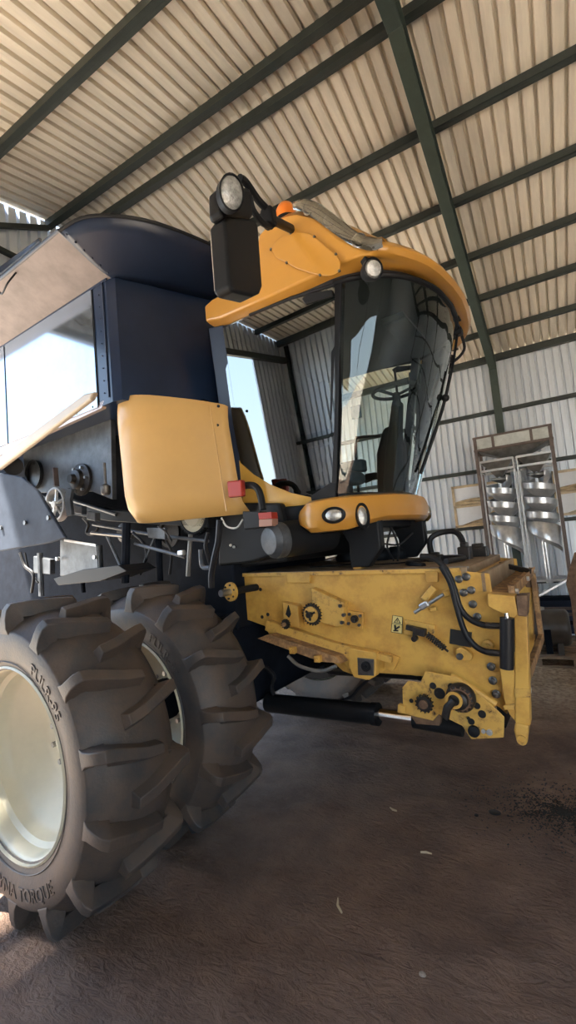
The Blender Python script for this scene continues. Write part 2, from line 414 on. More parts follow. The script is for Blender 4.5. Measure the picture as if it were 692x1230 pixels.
for a, c in (((0, -.02, ztb), (SW, 0, ztop)), ((0, SEP_D, ztb), (SW, SEP_D+.02, ztop)), ((-.02, 0, ztb), (0, SEP_D, ztop)), ((SW, 0, ztb), (SW+.02, SEP_D, ztop))): g.bb(a, c)
ty = g.out('tray', 'tray', sp_)
g = G()
for z in (ztop, ztb):
    for a, c in (((-.03, -.035, z-.018), (SW+.03, -.015, z+.018)), ((SW+.012, -.03, z-.018), (SW+.034, SEP_D+.03, z+.018)), ((-.034, -.03, z-.018), (-.012, SEP_D+.03, z+.018))): g.bb(a, c)
for f in (.0, .25, .76, 1.0): g.bb((SW*f-.022, -.034, ztb), (SW*f+.022, -.012, ztop))
g.out('tray_rim', 'brown_frame', ty)
def funnel(g, x0, x1, y0, y1, z0, xc, yc, r, z1):
    a = [(x0, y0, z0), (x1, y0, z0), (x1, y1, z0), (x0, y1, z0)]; b_ = [(xc-r, yc-r, z1), (xc+r, yc-r, z1), (xc+r, yc+r, z1), (xc-r, yc+r, z1)]
    g.skin([g.vs(a), g.vs(b_)], True, False)
g = G(); funnel(g, .02, SW-.02, .02, SEP_D-.02, ztb, SW/2, SEP_D/2, .12, zr1+.02); g.out('hopper', 'galv_dark', sp_, solid=.006)
for s in (0, 1):
    xa = .04+s*(SW/2); xb = SW/2-.02+s*(SW/2); xc = (xa+xb)/2
    g = G(); funnel(g, xa, xb, .03, SEP_D-.1, zr1, xc, .28, .035, zh-.02); g.out('hopper', 'galv_dark', sp_, solid=.005)
    g = G()
    for x in (xa, xb):
        for y in (.0, .56): g.bb((x-.012, y-.012, zb-.04), (x+.012, y+.012, zr1))
    for z in (zr1, zr1-.17, zb): 
        g.bb((xa, -.018, z-.02), (xb, .018, z+.02)); g.bb((xa, .54, z-.02), (xb, .58, z+.02))
        for x in (xa, xb): g.bb((x-.014, 0, z-.016), (x+.014, .56, z+.016))
    g.out('rail_frame', 'galv', sp_, bevel=.003)
    # helical flights round a pole
    cx, cy = xc, .26; R = (xb-xa)/2-.015
    g = G(); g.cyl((cx, cy, zb-.02), (cx, cy, zh), .03, n=12); pole = g.out('centre_pole', 'galv', sp_, smooth=True)
    g = G(); rows = []
    zt = SPZ[0][2]+.21; pitch = .255; turns = 3.65
    N = int(turns*28)
    for i in range(N+1):
        a = 2*math.pi*i/28 - .9; z = zt - pitch*i/28
        rr = R*(.72+.28*min(1, i/24))
        rows.append([(cx+r*math.cos(a), cy+r*math.sin(a), z+dz) for r, dz in ((.03, -.23), (rr*.5, -.225), (rr*.9, -.125), (rr, -.10), (rr*1.02, .0), (rr*.99, .002))])
    g.grid(rows); g.out('spiral_flight', 'galv', sp_, smooth=True, solid=.004)
    g = G(); rows = []
    for i in range(20):
        a = 2*math.pi*i/19*.8 + math.pi*.25; z = zh-.03-.05*i/19
        rows.append([(cx+r*math.cos(a), cy+r*math.sin(a), z+dz) for r, dz in ((.03, -.05), (R*.6, 0), (R*.62, .04))])
    g.grid(rows); g.out('feed_cone', 'galv_dark', sp_, smooth=True, solid=.004)
    # discharge chute swinging down to the right, and a round spout
    zc = zt - pitch*turns - .0
    g = G(); rows = []
    for i in range(15):
        t = i/14; a = math.pi*(1.05+.95*t)
        rows.append([(cx+R*1.02*math.cos(a), cy+R*1.02*math.sin(a), zc+.06-.16*t*t), (cx+R*.98*math.cos(a), cy+R*.98*math.sin(a), zc-.10-.38*t**1.1), (cx+R*.55*math.cos(a)+.1*t, cy+R*.4*math.sin(a), zc-.20-.34*t)])
    g.grid(rows); g.out('discharge_chute', 'galv', sp_, smooth=True, solid=.004)
    g = G(); g.cyl((cx-.02, cy-.05, zc-.12), (cx-.02, cy-.05, zb-.06), .055, n=16); g.out('spout', 'galv', sp_, smooth=True)

# ------------------------------------------------------------ drum on its pallet and clutter by the separator
def pallet(x, y, rz):
    t = empty('pallet', (x, y, -.02), rz, 'pale wooden pallet under the dark drum by the separator', 'pallet')
    for xx in (-.5, 0, .5):
        g = G(); g.bb((xx-.05, -.4, .022), (xx+.05, .4, .115)); g.out('bearer', 'wood', t, bevel=.004)
    for i in range(5):
        yy = -.36+.18*i; g = G(); g.bb((-.6, yy-.055, .115), (.6, yy+.055, .14)); g.out('deck_board', 'wood', t, bevel=.003)
    for yy in (-.36, .36):
        g = G(); g.bb((-.6, yy-.045, 0), (.6, yy+.045, .022)); g.out('base_board', 'wood', t, bevel=.003)
    return t
PX, PY = -.43, 8.15
pallet(PX, PY, .03)
t = empty('drum', (PX+.05, PY, .12), .03, 'dark grey horizontal drum tank on a pallet beside the feeder mouth', 'tank')
g = G(); prof = [(0, 0), (.22, 0), (.265, .03), (.275, .06), (.275, .80), (.265, .83), (.22, .86), (0, .86)]
g.lathe(prof, (-.43, 0, .36), (1, 0, 0), 32); dr = g.out('shell', 'tank_grey', t, smooth=True)
for x in (-.27, .27):
    g = G(); g.prism([(x-.04, -.25, 0), (x-.04, .25, 0), (x-.04, .2, .16), (x-.04, -.2, .16)], (.08, 0, 0)); g.out('cradle', 'tank_grey', t, bevel=.004)
g = G(); g.box((.12, -.285, .2), (.09, .02, .36)); g.out('support_strap', 'chassis', t, bevel=.003)
g = G(); g.cyl((.06, 0, .63), (.06, 0, .67), .06, n=18); g.out('filler_cap', 'white', t, smooth=True)
# carton, sack, steel stand behind
t = empty('carton', (-.55, 9.0, .75), .1, 'open brown carton on the low shelf under the separator', 'box')
g = G()
for a, c in (((-.2, -.16, 0), (.2, .16, .01)), ((-.2, -.16, 0), (.2, -.15, .26)), ((-.2, .15, 0), (.2, .16, .26)), ((-.2, -.16, 0), (-.19, .16, .26)), ((.19, -.16, 0), (.2, .16, .26))): g.bb(a, c)
g.out('carton_body', 'cardboard', t)
g = G(); g.box((0, -.22, .29), (.4, .13, .006), Matrix.Rotation(.6, 3, 'X')); g.out('flap', 'cardboard', t)
g = G(); g.lathe([(.07, 0), (.075, .012), (.05, .02)], (.02, -.162, .14), (0, -1, 0), 18); g.out('printed_ring', 'chassis', t)
t = empty('workbench', (-.2, 9.72, 0), 0, 'dark steel bench against the far wall behind the drum', 'bench')
g = G(); g.bb((-.5, -.13, .68), (.75, .13, .74)); g.out('bench_top', 'chassis', t, bevel=.004)
for x in (-.46, .7):
    for y in (-.1, .1):
        g = G(); g.bb((x-.025, y-.025, -.02), (x+.025, y+.025, .68)); g.out('leg', 'chassis', t)
g = G(); g.bb((-.48, .11, .04), (.72, .13, .68)); g.out('back_sheet', 'navy_haze_matt', t)
g = G(); g.bb((-.46, -.12, .25), (.7, .10, .28)); g.out('shelf', 'chassis', t)
tag(G().bar((-.33, 8.45, .93), (.22, 8.62, 1.22), .07, .035).out('steel_channel', 'galv', bevel=.004), 'pale steel channel leaning up to the right behind the drum', 'channel')
g = G(); rows = []
for i in range(13):
    a = math.pi*i/12
    rr = math.sin(a)**.6
    rows.append([(.16*rr*math.cos(2*math.pi*j/18)*(1+.12*math.sin(3*j+i)), .13*rr*math.sin(2*math.pi*j/18)*(1+.1*math.cos(2*j+i)), .14-.14*math.cos(a)+(.02*math.sin(j*1.7+i*.6))) for j in range(18)])
R_ = [g.vs(r) for r in rows]; g.skin(R_)
o = g.out('sack', 'white', smooth=True); o.location = (.36, 8.5, .365); tag(o, 'white woven sack lying on the block right of the drum', 'sack')
g = G(); g.bb((-.15, -.16, -.02), (.15, .16, .33)); o = g.out('block', 'cardboard', bevel=.01); o.location = (.36, 8.5, 0); tag(o, 'brown block carrying the white sack right of the drum', 'block')
# dark board edge reaching in at the right
BP = [(0.191,6.600,1.689),(0.090,6.600,1.429),(0.058,6.600,1.307),(0.087,6.600,1.102),(0.077,6.600,0.799)]
g = G(); g.prism([(.6, 6.6, BP[0][2]+.1)]+BP+[(BP[4][0]+.02, 6.6, .0), (.6, 6.6, .0)], (0, .03, 0))
o = g.out('leaning_board', 'rust', bevel=.004); tag(o, 'brown board standing at the right edge of the photo', 'board')

# dark grain spill on the floor
SPX, SPY = [(-0.178,3.900,0.000)][0][:2]
g = G(); rnd = random.Random(3)
for i in range(2600):
    a = rnd.random()*2*math.pi; r = abs(rnd.gauss(0, .34))
    x = SPX+ r*math.cos(a)*.95; y = SPY + r*math.sin(a)*.75
    z = ground_z(x, y); s = rnd.uniform(.0025, .007)
    g.box((x, y, z+s*.3), (s*2.2, s, s*.7), Matrix.Rotation(rnd.random()*3.1, 3, 'Z'))
tag(g.out('spilled_chaff', 'ink'), 'dark chaff and grain scattered on the earth at the right edge', 'chaff', None, 'stuff')

# ------------------------------------------------------------ the combine harvester (frame: u forward, v away from the photographer, z up)
HV = empty('combine_harvester', (-2.957, 1.532, 0), math.radians(-3), 'big yellow and black combine harvester parked inside the shed without its header', 'combine harvester')
VC = 2.5                                                     # centre line
def mir(p): return (p[0], 2*VC-p[1], p[2])

# ---- wheels
RT = .95; AX = .926
def text_mesh(g, txt, size, radius, mid, flip, v, h, hz=AX):
    """raised letters bent round the hub on the outer sidewall"""
    cu = bpy.data.curves.new('t', 'FONT'); cu.body = txt; cu.size = size; cu.align_x = 'CENTER'; cu.extrude = h
    ob = bpy.data.objects.new('t', cu); COL.objects.link(ob)
    dg = bpy.context.evaluated_depsgraph_get(); me = bpy.data.meshes.new_from_object(ob.evaluated_get(dg))
    vs = []
    for q in me.vertices:
        x, y, z = q.co
        if not flip: r = radius + y - size*.35; a = mid - x/radius
        else: r = radius - y + size*.35; a = mid + x/radius
        vs.append(g.bm.verts.new((r*math.cos(a), v(r)-z, hz + r*math.sin(a))))
    for p in me.polygons: g.face([vs[i] for i in p.vertices])
    bpy.data.objects.remove(ob); bpy.data.meshes.remove(me); bpy.data.curves.remove(cu)
TW = .58
CARC = [(.545, .035), (.60, .012), (.68, -.004), (.755, -.006), (.785, .004), (.800, .032), (.828, .066), (.858, .11), (.878, .17), (.885, .23), (.886, TW/2)]
def carc_v(r):
    for (r0, v0), (r1, v1) in zip(CARC, CARC[1:]):
        if r0 <= r <= r1: return v0+(v1-v0)*(r-r0)/(r1-r0)
    return .1
def make_wheel(v0, spin, writing):
    # rim: flange, dish and flat disc
    g = G(); c = (0, v0, AX); ax = (0, 1, 0)
    prof = [(.560, .012), (.572, .020), (.568, .035), (.548, .042), (.535, .06), (.530, .13), (.505, .155), (.500, .22), (.482, .245), (.474, .25), (.30, .385), (.26, .40), (.16, .40), (.15, .37), (.10, .365), (.03, .365)]
    g.lathe(prof, c, ax, 72, False)
    g.lathe([(.030, .365), (.001, .365)], c, ax, 20, False)
    g.lathe([(.560, .012), (.552, .05), (.545, .12), (.545, .40), (.565, .50)], c, ax, 72, False)
    wh = g.out('wheel', 'rim', HV, smooth=True, label='cream wheel disc')
    for i in range(10):
        a = 2*math.pi*(i+.5)/10; p = Vector((.20*math.cos(a), v0+.40, AX+.20*math.sin(a)))
        g = G(); g.cyl(p, p-Vector((0, .03, 0)), .018, n=6); g.out('wheel_bolt', 'steel', wh)
    g = G(); a = -.55; p = Vector((.50*math.cos(a), v0+.13, AX+.50*math.sin(a)))
    g.cyl(p, p+Vector((-.015, -.03, .01)), .007, n=8); g.out('valve_stem', 'bolt', wh)
    # tyre carcass with slanted lugs
    g = G(); L = CARC + [(r, TW-v) for r, v in CARC[-2::-1]]
    g.lathe(L, c, ax, 96, False)
    NL = 14
    def lug(a0, side):
        # path from the shoulder to just past the centre of the tread
        st = [(-.004, .770, .0, .105), (-.009, .805, .0, .068), (-.008, .86, .000, .054), (.002, .915, .002, .050), (.026, .948, .006, .050), (.08, RT+.002, .018, .050), (.16, RT+.006, .046, .050), (.27, RT+.006, .084, .048), (.38, RT, .104, .044)]
        rows = []
        for k_, (vv, rr, da, hw) in enumerate(st):
            base = .74 if k_ == 0 else .77 if k_ == 1 else .80 if k_ < 4 else .83 if k_ == 4 else .865
            vb = vv + (.07 if k_ < 5 else 0)
            V_ = (lambda q: v0+q) if side > 0 else (lambda q: v0+TW-q)
            ang = a0 - da
            def P(r, da_, q): a = ang+da_; return (r*math.cos(a), V_(q), AX+r*math.sin(a))
            wtop = hw*.66; wb = hw*1.25
            rows.append([P(base, -wb, vb), P(rr, -wtop, vv), P(rr, wtop, vv), P(base, wb, vb)])
        R_ = [g.vs(r) for r in rows]
        g.skin(R_, True, True)
    for i in range(NL):
        lug(spin+2*math.pi*i/NL, 1); lug(spin+2*math.pi*(i+.5)/NL, -1)
    ty = g.out('tyre', 'tyre', wh, smooth=True, bevel=.006)
    if writing:
        g = G()
        vf = lambda r: v0 + carc_v(r) - .001
        text_mesh(g, 'PULR-95', .105, .665, math.radians(46), False, vf, .004)
        text_mesh(g, 'DYNA TORQUE', .100, .70, math.radians(-80), True, vf, .004)
        text_mesh(g, 'RADIAL', .10, .68, math.radians(112), False, vf, .004)
        g.lathe([(.598, .008), (.602, .004), (.606, .008)], c, ax, 96, False)
        g.out('tyre_lettering', 'tyre', wh)
    return wh
make_wheel(0, .205, True)
wi = make_wheel(.84, .10, True)
for v, s_ in ((.84, .10), (0, .22)):
    fw = make_wheel(v, s_, False)
    for o in [fw] + list(fw.children):
        for q in o.data.vertices: q.co.y = 2*VC - q.co.y
        o.data.flip_normals()
g = G(); g.cyl((0, .5, AX), (0, 4.5, AX), .16, n=20); g.cyl((0, .5, AX), (0, .85, AX), .30, n=28); g.cyl((0, 4.15, AX), (0, 4.5, AX), .30, n=28)
g.bb((-.3, 1.36, .72), (.42, 3.64, 1.55)); g.bb((-.26, 1.36, .55), (.26, 1.62, 1.5)); g.bb((-.26, 3.4, .55), (.26, 3.64, 1.5))
g.out('front_axle', 'chassis', HV, smooth=True, bevel=.02)
for v in (1.405, 3.595):  # added black discs standing in for the shade inside the inner rims
    g = G(); g.lathe([(.52, -.015), (.52, .015), (.3, .03), (.02, .03)], (0, v, AX), (0, 1 if v < 2 else -1, 0), 40); g.out('rim_shade_disc', 'black', HV, smooth=True)
# rear wheels, smaller, only their place matters from the side
for v in (.95, 3.55):
    g = G(); g.lathe([(.28, 0), (.5, -.02), (.68, .0), (.74, .06), (.75, .25), (.74, .44), (.68, .5), (.5, .52), (.28, .5)], (-3.9, v, .74), (0, 1, 0), 48, False)
    rw = g.out('rear_tyre', 'tyre', HV, smooth=True)
    g = G(); g.lathe([(.3, .02), (.29, .12), (.15, .2), (.02, .2)], (-3.9, v, .74), (0, 1, 0), 32, False); g.out('rear_disc', 'rim', rw, smooth=True)
g = G(); g.bb((-4.0, .9, .6), (-3.8, 4.1, .85)); g.out('rear_axle', 'chassis', HV, bevel=.02)

# ---- body behind the cab
g = G()
g.prism([(-5.2, 1.66, 1.3), (-1.0, 1.66, 1.25), (.45, 1.66, 1.4), (.45, 1.66, 2.7), (.25, 1.66, 3.5), (-4.6, 1.66, 3.5), (-5.4, 1.66, 2.6)], (0, 1.68, 0))
g.out('threshing_body', 'chassis', HV, bevel=.02)

# grain tank: upright box with a chamfered front corner, then the flared extension
zt0, zt1, zt2 = 3.42, 4.5, 4.72
plan = [(-3.6, 1.0), (-.16, 1.0), (-.07, 1.03), (.30, 1.86), (.36, 2.1), (.36, 2.9), (.30, 3.14), (-.07, 3.97), (-.16, 4.0), (-3.6, 4.0)]
g = G(); g.skin([g.vs([(u, v, z) for u, v in plan]) for z in (zt0, zt1)], True, False)
g.poly([(u, v, zt0) for u, v in plan])
tank = g.out('grain_tank', 'navy_haze', HV)
def seam(pts, r=.006, m='black', parent=None, name='seam'):
    g = G(); g.tube(pts, r, 6); return g.out(name, m, parent or tank)
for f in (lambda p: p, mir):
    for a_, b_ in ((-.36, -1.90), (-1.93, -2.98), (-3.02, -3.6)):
        g = G(); g.prism([f(p) for p in ((a_, .990, zt0+.0), (b_, .990, zt0+.0), (b_, .990, zt1-.01), (a_, .990, zt1-.01))], (0, .008, 0)); g.out('side_sheet', 'sheen', tank)  # extra plates added over the dark tank to carry the glare metal
for u in (-.35,): seam([(u, .997, zt0+.02), (u, .997, zt1-.01)], .005, 'black')
g = G(); g.tube([(-.20, .995, zt0+.05), (-.20, .995, zt1)], .008, 6)
for i in range(9): g.ball((-.26, .996, zt0+.1+i*.11), .006)
g.out('corner_trim', 'navy_haze', tank)
# flared extension: dusty side panel, dark curved front corner
front_low = [(-.10, 1.01, 4.5), (.0, 1.17, 4.5), (.13, 1.47, 4.5), (.24, 1.72, 4.5), (.33, 2.0, 4.5), (.36, 2.5, 4.5)]
front_up = [(-.16, .60, 4.72), (.06, .655, 4.75), (.27, .79, 4.745), (.47, 1.04, 4.73), (.62, 1.45, 4.72), (.74, 2.0, 4.72), (.76, 2.5, 4.72)]
front_up = spline(front_up, 4); fl = spline(front_low, 5)
fl = [fl[min(len(fl)-1, round(i*(len(fl)-1)/(len(front_up)-1)))] for i in range(len(front_up))]
g = G(); rows = []
for j in range(6):
    t = j/5; rows.append([(a.x+(b.x-a.x)*t, a.y+(b.y-a.y)*t, a.z+(b.z-a.z)*t**1.35) for a, b in zip(fl, front_up)])
full = [r + [mir(p) for p in r[-2::-1]] for r in rows]
g.grid(full)
ext = g.out('tank_extension', 'navy_haze_matt', HV, smooth=True, solid=.012)
g = G(); g.tube([tuple(p) for p in front_up]+[mir(p) for p in front_up[-2::-1]], .014, 8); g.out('edge_roll', 'black', ext, smooth=True)
for s in (0, 1):
    f = (lambda p: p) if s == 0 else mir
    g = G(); g.grid([[f(p) for p in ((-3.6, 1.0, 4.5), (-1.9, 1.0, 4.5), (-.10, 1.01, 4.5))], [f(p) for p in ((-3.6, .62, 4.72), (-1.9, .61, 4.72), (-.16, .60, 4.72))]])
    sp = g.out('side_flare', 'copper', ext, solid=.012)
    g = G(); g.tube([f(p) for p in ((-3.6, .62, 4.725), (-.16, .60, 4.725))], .016, 8); g.out('edge_roll', 'navy_haze_matt', ext, smooth=True)
    g = G(); g.tube([f(p) for p in ((-.10, 1.0, 4.505), (-.16, .60, 4.715))], .010, 6)
    for i in range(6):
        t = (i+.5)/6; g.ball(f((-.07-.05*t, 1.0-.4*t, 4.49+.215*t)), .009)
    g.out('seam', 'navy_haze_matt', ext)
    g = G(); g.bar(f((-3.6, .995, 4.5)), f((-.14, .995, 4.5)), .012, .03); g.out('seam', 'navy_haze', ext)
g = G(); g.tube([(-.9, .63, 4.70), (-.95, .58, 4.60), (-1.1, .60, 4.57), (-1.2, .62, 4.66)], .008, 6, 5); g.out('strap', 'black', ext)
g = G(); g.prism([(-1.2, .57, 4.73), (-.4, .57, 4.73), (-.45, .60, 4.80), (-1.2, .60, 4.84)], (0, .02, 0)); g.out('tarpaulin_fold', 'navy_haze', ext)
g = G(); g.poly([(u, v, 4.46) for u, v in plan]); g.out('tank_floor', 'chassis', tank)

# ---- raised shield edge and rail under the tank
A = [(-0.004,0.720,3.399),(-0.063,0.720,3.348),(-1.522,0.720,3.062),(-2.642,0.720,2.873),(-2.632,0.720,3.017),(-1.512,0.720,3.180),(-0.145,0.720,3.416)]
g = G(); g.prism(A, (0, .05, 0)); g.out('raised_panel_edge', 'cream', HV, bevel=.018, seg=3, label='cream rolled lower edge of the raised side panel')
A = [(-0.278,1.000,3.461),(-0.318,1.000,3.405),(-1.438,1.000,3.361),(-2.922,1.000,3.303),(-2.916,1.000,3.391),(-1.431,1.000,3.436)]
g = G(); g.prism(A, (0, .04, 0)); rl = g.out('tank_rail', 'pink_rail', HV, label='pale riveted rail under the tank')
for p in [(-0.427,0.995,3.439),(-0.666,0.995,3.437),(-0.921,0.995,3.427),(-1.165,0.995,3.418)]:
    g = G(); g.ball(p, .011); g.out('rivet', 'dark_steel', rl)

# big yellow side panel behind the cab
A = [(-0.253,1.000,3.476),(0.204,1.000,3.384),(0.704,1.000,3.238),(1.016,1.000,3.102),(1.057,1.000,2.828),(1.102,1.000,2.343),(1.100,1.000,2.321),(0.569,1.000,2.328),(-0.100,1.000,2.386),(-0.226,1.000,2.441),(-0.234,1.000,2.597),(-0.243,1.000,3.097)]
g = G(); c0 = Vector(A[0])
rows = []
top = [(-.253, 1.0, 3.475), (-.19, 1.0, 3.48), (.06, 1.09, 3.45), (.39, 1.27, 3.37), (.56, 1.41, 3.325), (.62, 1.445, 3.305), (.64, 1.45, 3.29)]
bot = [(-.215, 1.0, 2.46), (-.14, 1.01, 2.395), (.05, 1.11, 2.375), (.35, 1.27, 2.375), (.60, 1.40, 2.375), (.70, 1.45, 2.375), (.73, 1.46, 2.38)]
bul = [.20, .06, .0, -.012, -.004, .012, .05]
for j in range(11):
    t = j/10; zf = [.035, .01, 0, 0, 0, 0, 0, 0, 0, .02, .10][j]
    rows.append([(a[0]+(b[0]-a[0])*t, a[1]+(b[1]-a[1])*t+k_+zf, a[2]+(b[2]-a[2])*t) for a, b, k_ in zip(top, bot, bul)])
R2 = [spline(r, 5) for r in rows]; g.grid(R2)
sp = g.out('side_panel', 'panel_yellow', HV, smooth=True, solid=.02, bevel=.006)
g = G(); g.tube([(.565, 1.395, 3.29), (.64, 1.41, 2.40)], .006, 6); g.out('crease', 'panel_yellow', sp)
for p in [(0.606,1.430,3.119),(0.631,1.430,3.275)]:
    g = G(); g.cyl(p, Vector(p)-Vector((0, .012, 0)), .012, n=10); g.out('screw', 'black', sp)

# dark mechanisms seen below the tank
A = [(-2.203,1.280,3.467),(-2.073,1.280,3.499),(-0.747,1.280,3.489),(-0.582,1.280,3.450),(-0.631,1.280,2.662),(-0.946,1.280,2.786),(-2.015,1.280,2.923),(-2.178,1.280,3.107)]
g = G(); g.prism(A, (0, .05, 0)); g.out('bearing_plate', 'chassis_grey', HV, bevel=.004)
p = [(-1.945,1.270,3.116)][0]
g = G(); g.lathe([(.14, -.02), (.16, -.03), (.16, .01), (.12, .01), (.10, .05), (.01, .05)], p, (0, 1, 0), 28, False); g.out('round_opening', 'black_gloss', HV, smooth=True)
p = [(-1.082,1.250,2.921)][0]
g = G(); g.lathe([(.16, .03), (.16, 0), (.10, -.02), (.09, -.06), (.05, -.07), (.04, -.11), (.01, -.11)], p, (0, 1, 0), 28)
fl_ = g.out('bearing_flange', 'dark_steel', HV, smooth=True)
for i in range(6):
    a = i*math.pi/3; g = G(); q = Vector((p[0]+.125*math.cos(a), p[1]-.005, p[2]+.125*math.sin(a))); g.cyl(q, q-Vector((0, .03, 0)), .014, n=6); g.out('bolt', 'steel', fl_)
p = [(-1.443,1.200,2.716)][0]
g = G(); g.lathe([(.16, .05), (.175, .05), (.175, -.02), (.155, -.02), (.15, .02), (.155, .05)], p, (0, 1, 0), 36, False)
for i in range(5):
    a = i*2*math.pi/5+.3; g.bar(p, (p[0]+.155*math.cos(a), p[1]+.015, p[2]+.155*math.sin(a)), .03, .02)
g.cyl((p[0], p[1]-.03, p[2]), (p[0], p[1]+.06, p[2]), .035, n=14); g.out('spoked_pulley', 'galv', HV, smooth=True)
g = G(); g.bar(*[(-1.391,1.180,3.085),(-1.377,1.180,2.894)], .05, .02); g.out('tan_tag', 'copper', HV)
A = [(-1.103,1.120,2.833),(-1.021,1.120,2.804),(-1.058,1.120,2.713),(-1.043,1.120,2.566),(-1.128,1.120,2.560),(-1.156,1.120,2.726)]
g = G(); g.prism(A, (0, .03, 0)); g.out('torn_flap', 'chassis_grey', HV)
# dusty grey shield low at the left
A = [(-2.831,0.720,3.252),(-1.526,0.720,3.014),(-1.135,0.720,2.911),(-0.882,0.720,2.745),(-0.500,0.720,2.307),(-0.725,0.720,2.285),(-1.585,0.720,2.276),(-2.896,0.720,2.315)]
g = G(); g.prism(A, (0, .03, 0)); sh = g.out('lower_shield', 'shield', HV, bevel=.01)
for q in [(-1.088,0.715,2.492),(-0.710,0.715,2.494),(-1.525,0.715,2.491)]:
    g = G(); g.cyl(q, Vector(q)-Vector((0, .015, 0)), .02, n=12); g.out('bolt', 'bolt', sh)
A = [(-1.673,0.900,3.157),(-1.513,0.900,3.128),(-1.430,0.900,2.982),(-1.750,0.900,3.034)]; g = G(); g.cyl([(-1.643,0.900,3.118)][0], [(-2.466,1.300,3.303)][0], .09, n=20); g.out('roller_end', 'black', HV, smooth=True)
A = [(-1.227,1.100,2.343),(-0.647,1.100,2.241),(-0.644,1.100,2.009),(-1.259,1.100,1.990)]
g = G(); g.prism(A, (0, .03, 0)); sb = g.out('grey_service_box', 'chassis_grey', HV, bevel=.006)
g = G(); g.bar(*[(-1.126,1.090,2.327),(-0.633,1.090,2.240)], .02, .02)
for q in [(-1.224,1.080,2.159),(-0.627,1.080,2.136)]: g.cyl(q, Vector(q)-Vector((0, .03, 0)), .018, n=10)
g.out('latch', 'galv', sb)
def strut(name, pts, r, m, v): 
    g = G(); g.tube(pts, r, 8); return g.out(name, m, HV, smooth=True)
strut('frame_post', [(-0.145,1.050,2.391),(-0.214,1.050,1.897)], .035, 'chassis', 1)
strut('brace', [(-0.493,1.100,2.324),(-0.313,1.100,2.022)], .014, 'chassis_grey', 1)
strut('brace', [(-0.598,1.100,2.237),(-0.598,1.100,1.977)], .02, 'black_gloss', 1)
strut('linkage_rod', [(-0.119,1.100,2.213),(0.455,1.100,2.065)], .014, 'chassis_grey', 1)
g = G(); g.box([(0.444,1.080,2.098)][0], (.06, .04, .04)); g.out('rod_end', 'galv', HV, bevel=.01)
strut('linkage_rod', [(-0.712,1.100,2.359),(-0.135,1.100,2.270)], .016, 'bolt', 1)
strut('hydraulic_pipe', spline([(-0.827,1.100,2.509),(-0.755,1.100,2.440),(-0.788,1.100,2.367),(-0.688,1.100,2.342),(-0.608,1.100,2.395)], 5), .012, 'hose', 1)
strut('wiring_loom', spline([(0.238,1.050,2.324),(0.327,1.050,2.263),(0.376,1.050,2.194)], 5), .008, 'hose', 1)
strut('tie_strut', [(0.151,1.480,2.256),(0.083,1.480,1.896)], .020, 'galv_dark', 1)
A = [(-0.082,1.200,2.341),(0.144,1.200,2.318),(0.135,1.200,2.223),(-0.069,1.200,2.254)]; g = G(); g.prism(A, (0, .03, 0)); g.out('lattice_bracket', 'chassis_grey', HV, bevel=.005)
p = [(0.178,1.500,2.429)][0]
g = G(); g.lathe([(.01, -.02), (.10, -.02), (.11, 0), (.155, .0), (.16, .02), (.16, .05)], p, (0, 1, 0), 36); dp = g.out('drive_pulley', 'rim', HV, smooth=True)
g = G()
for i in range(44):
    a = 2*math.pi*i/44; g.box((p[0]+.172*math.cos(a), p[1]+.02, p[2]+.172*math.sin(a)), (.03, .05, .014), Matrix.Rotation(-a, 3, 'Y'))
g.lathe([(.155, -.01), (.172, -.01), (.172, .05), (.155, .05)], p, (0, 1, 0), 44, False); g.out('toothed_belt', 'black', dp)
p = [(0.921,1.150,2.314)][0]
g = G(); g.tube(spline([(0.520,1.480,2.361),(0.567,1.480,2.287),(0.671,1.480,2.262),(0.747,1.480,2.322)], 6), .008, 8); g.out('white_cable', 'white', HV, smooth=True, label='white cable loop')
A = [(0.350,1.620,2.307),(0.429,1.620,2.504),(1.013,1.620,2.427),(1.066,1.620,2.182),(1.010,1.620,2.028),(0.668,1.620,1.968),(0.314,1.620,1.960)]; g = G(); g.prism(A, (0, .3, 0)); g.out('battery_box', 'black', HV, bevel=.02)
strut('hose', spline([(0.925,1.000,2.295),(0.895,1.000,2.153),(0.853,1.000,2.051),(0.809,1.000,1.926),(0.800,1.000,1.833)], 6), .022, 'hose', 1)
strut('hose', spline([(0.779,1.030,2.221),(0.746,1.030,2.134),(0.762,1.030,2.055),(0.797,1.030,1.923)], 6), .014, 'hose', 1)
g = G(); g.tube(spline([(0.723,1.000,2.107),(0.727,1.000,1.988),(0.798,1.000,1.973)], 5), .016, 8); g.out('curved_bracket', 'chassis_grey', HV, smooth=True)
for q in [(0.519,1.610,2.112),(0.484,1.610,2.129)]:
    g = G(); g.ball(q, .013); g.out('screw', 'white', HV)
A = [(-1.021,0.900,1.978),(-0.555,0.900,2.037),(-0.083,0.900,2.047),(0.016,0.900,1.996),(-0.332,0.900,1.931),(-0.946,0.900,1.916)]
g = G(); g.prism(A, (0, .3, 0)); g.out('guard_plate', 'black', HV, bevel=.004)
strut('frame_post', [(-1.973,1.300,2.254),(-1.980,1.300,1.784)], .03, 'chassis_grey', 1)
strut('frame_post', [(-1.298,1.350,1.984),(-1.286,1.350,1.798)], .025, 'chassis', 1)
strut('frame_post', [(-0.114,1.350,2.298),(-0.135,1.350,1.860)], .03, 'chassis', 1)
strut('cross_rail', [(-1.130,1.400,2.477),(-0.262,1.400,2.296),(0.426,1.400,2.177)], .016, 'chassis_grey', 1)
strut('cross_rail', [(-1.681,1.500,2.812),(-0.882,1.500,2.552)], .02, 'chassis_grey', 1)
strut('hose', spline([(-2.195,1.200,2.275),(-2.101,1.200,2.124),(-1.938,1.200,2.026),(-1.988,1.200,1.833)], 6), .016, 'hose', 1)
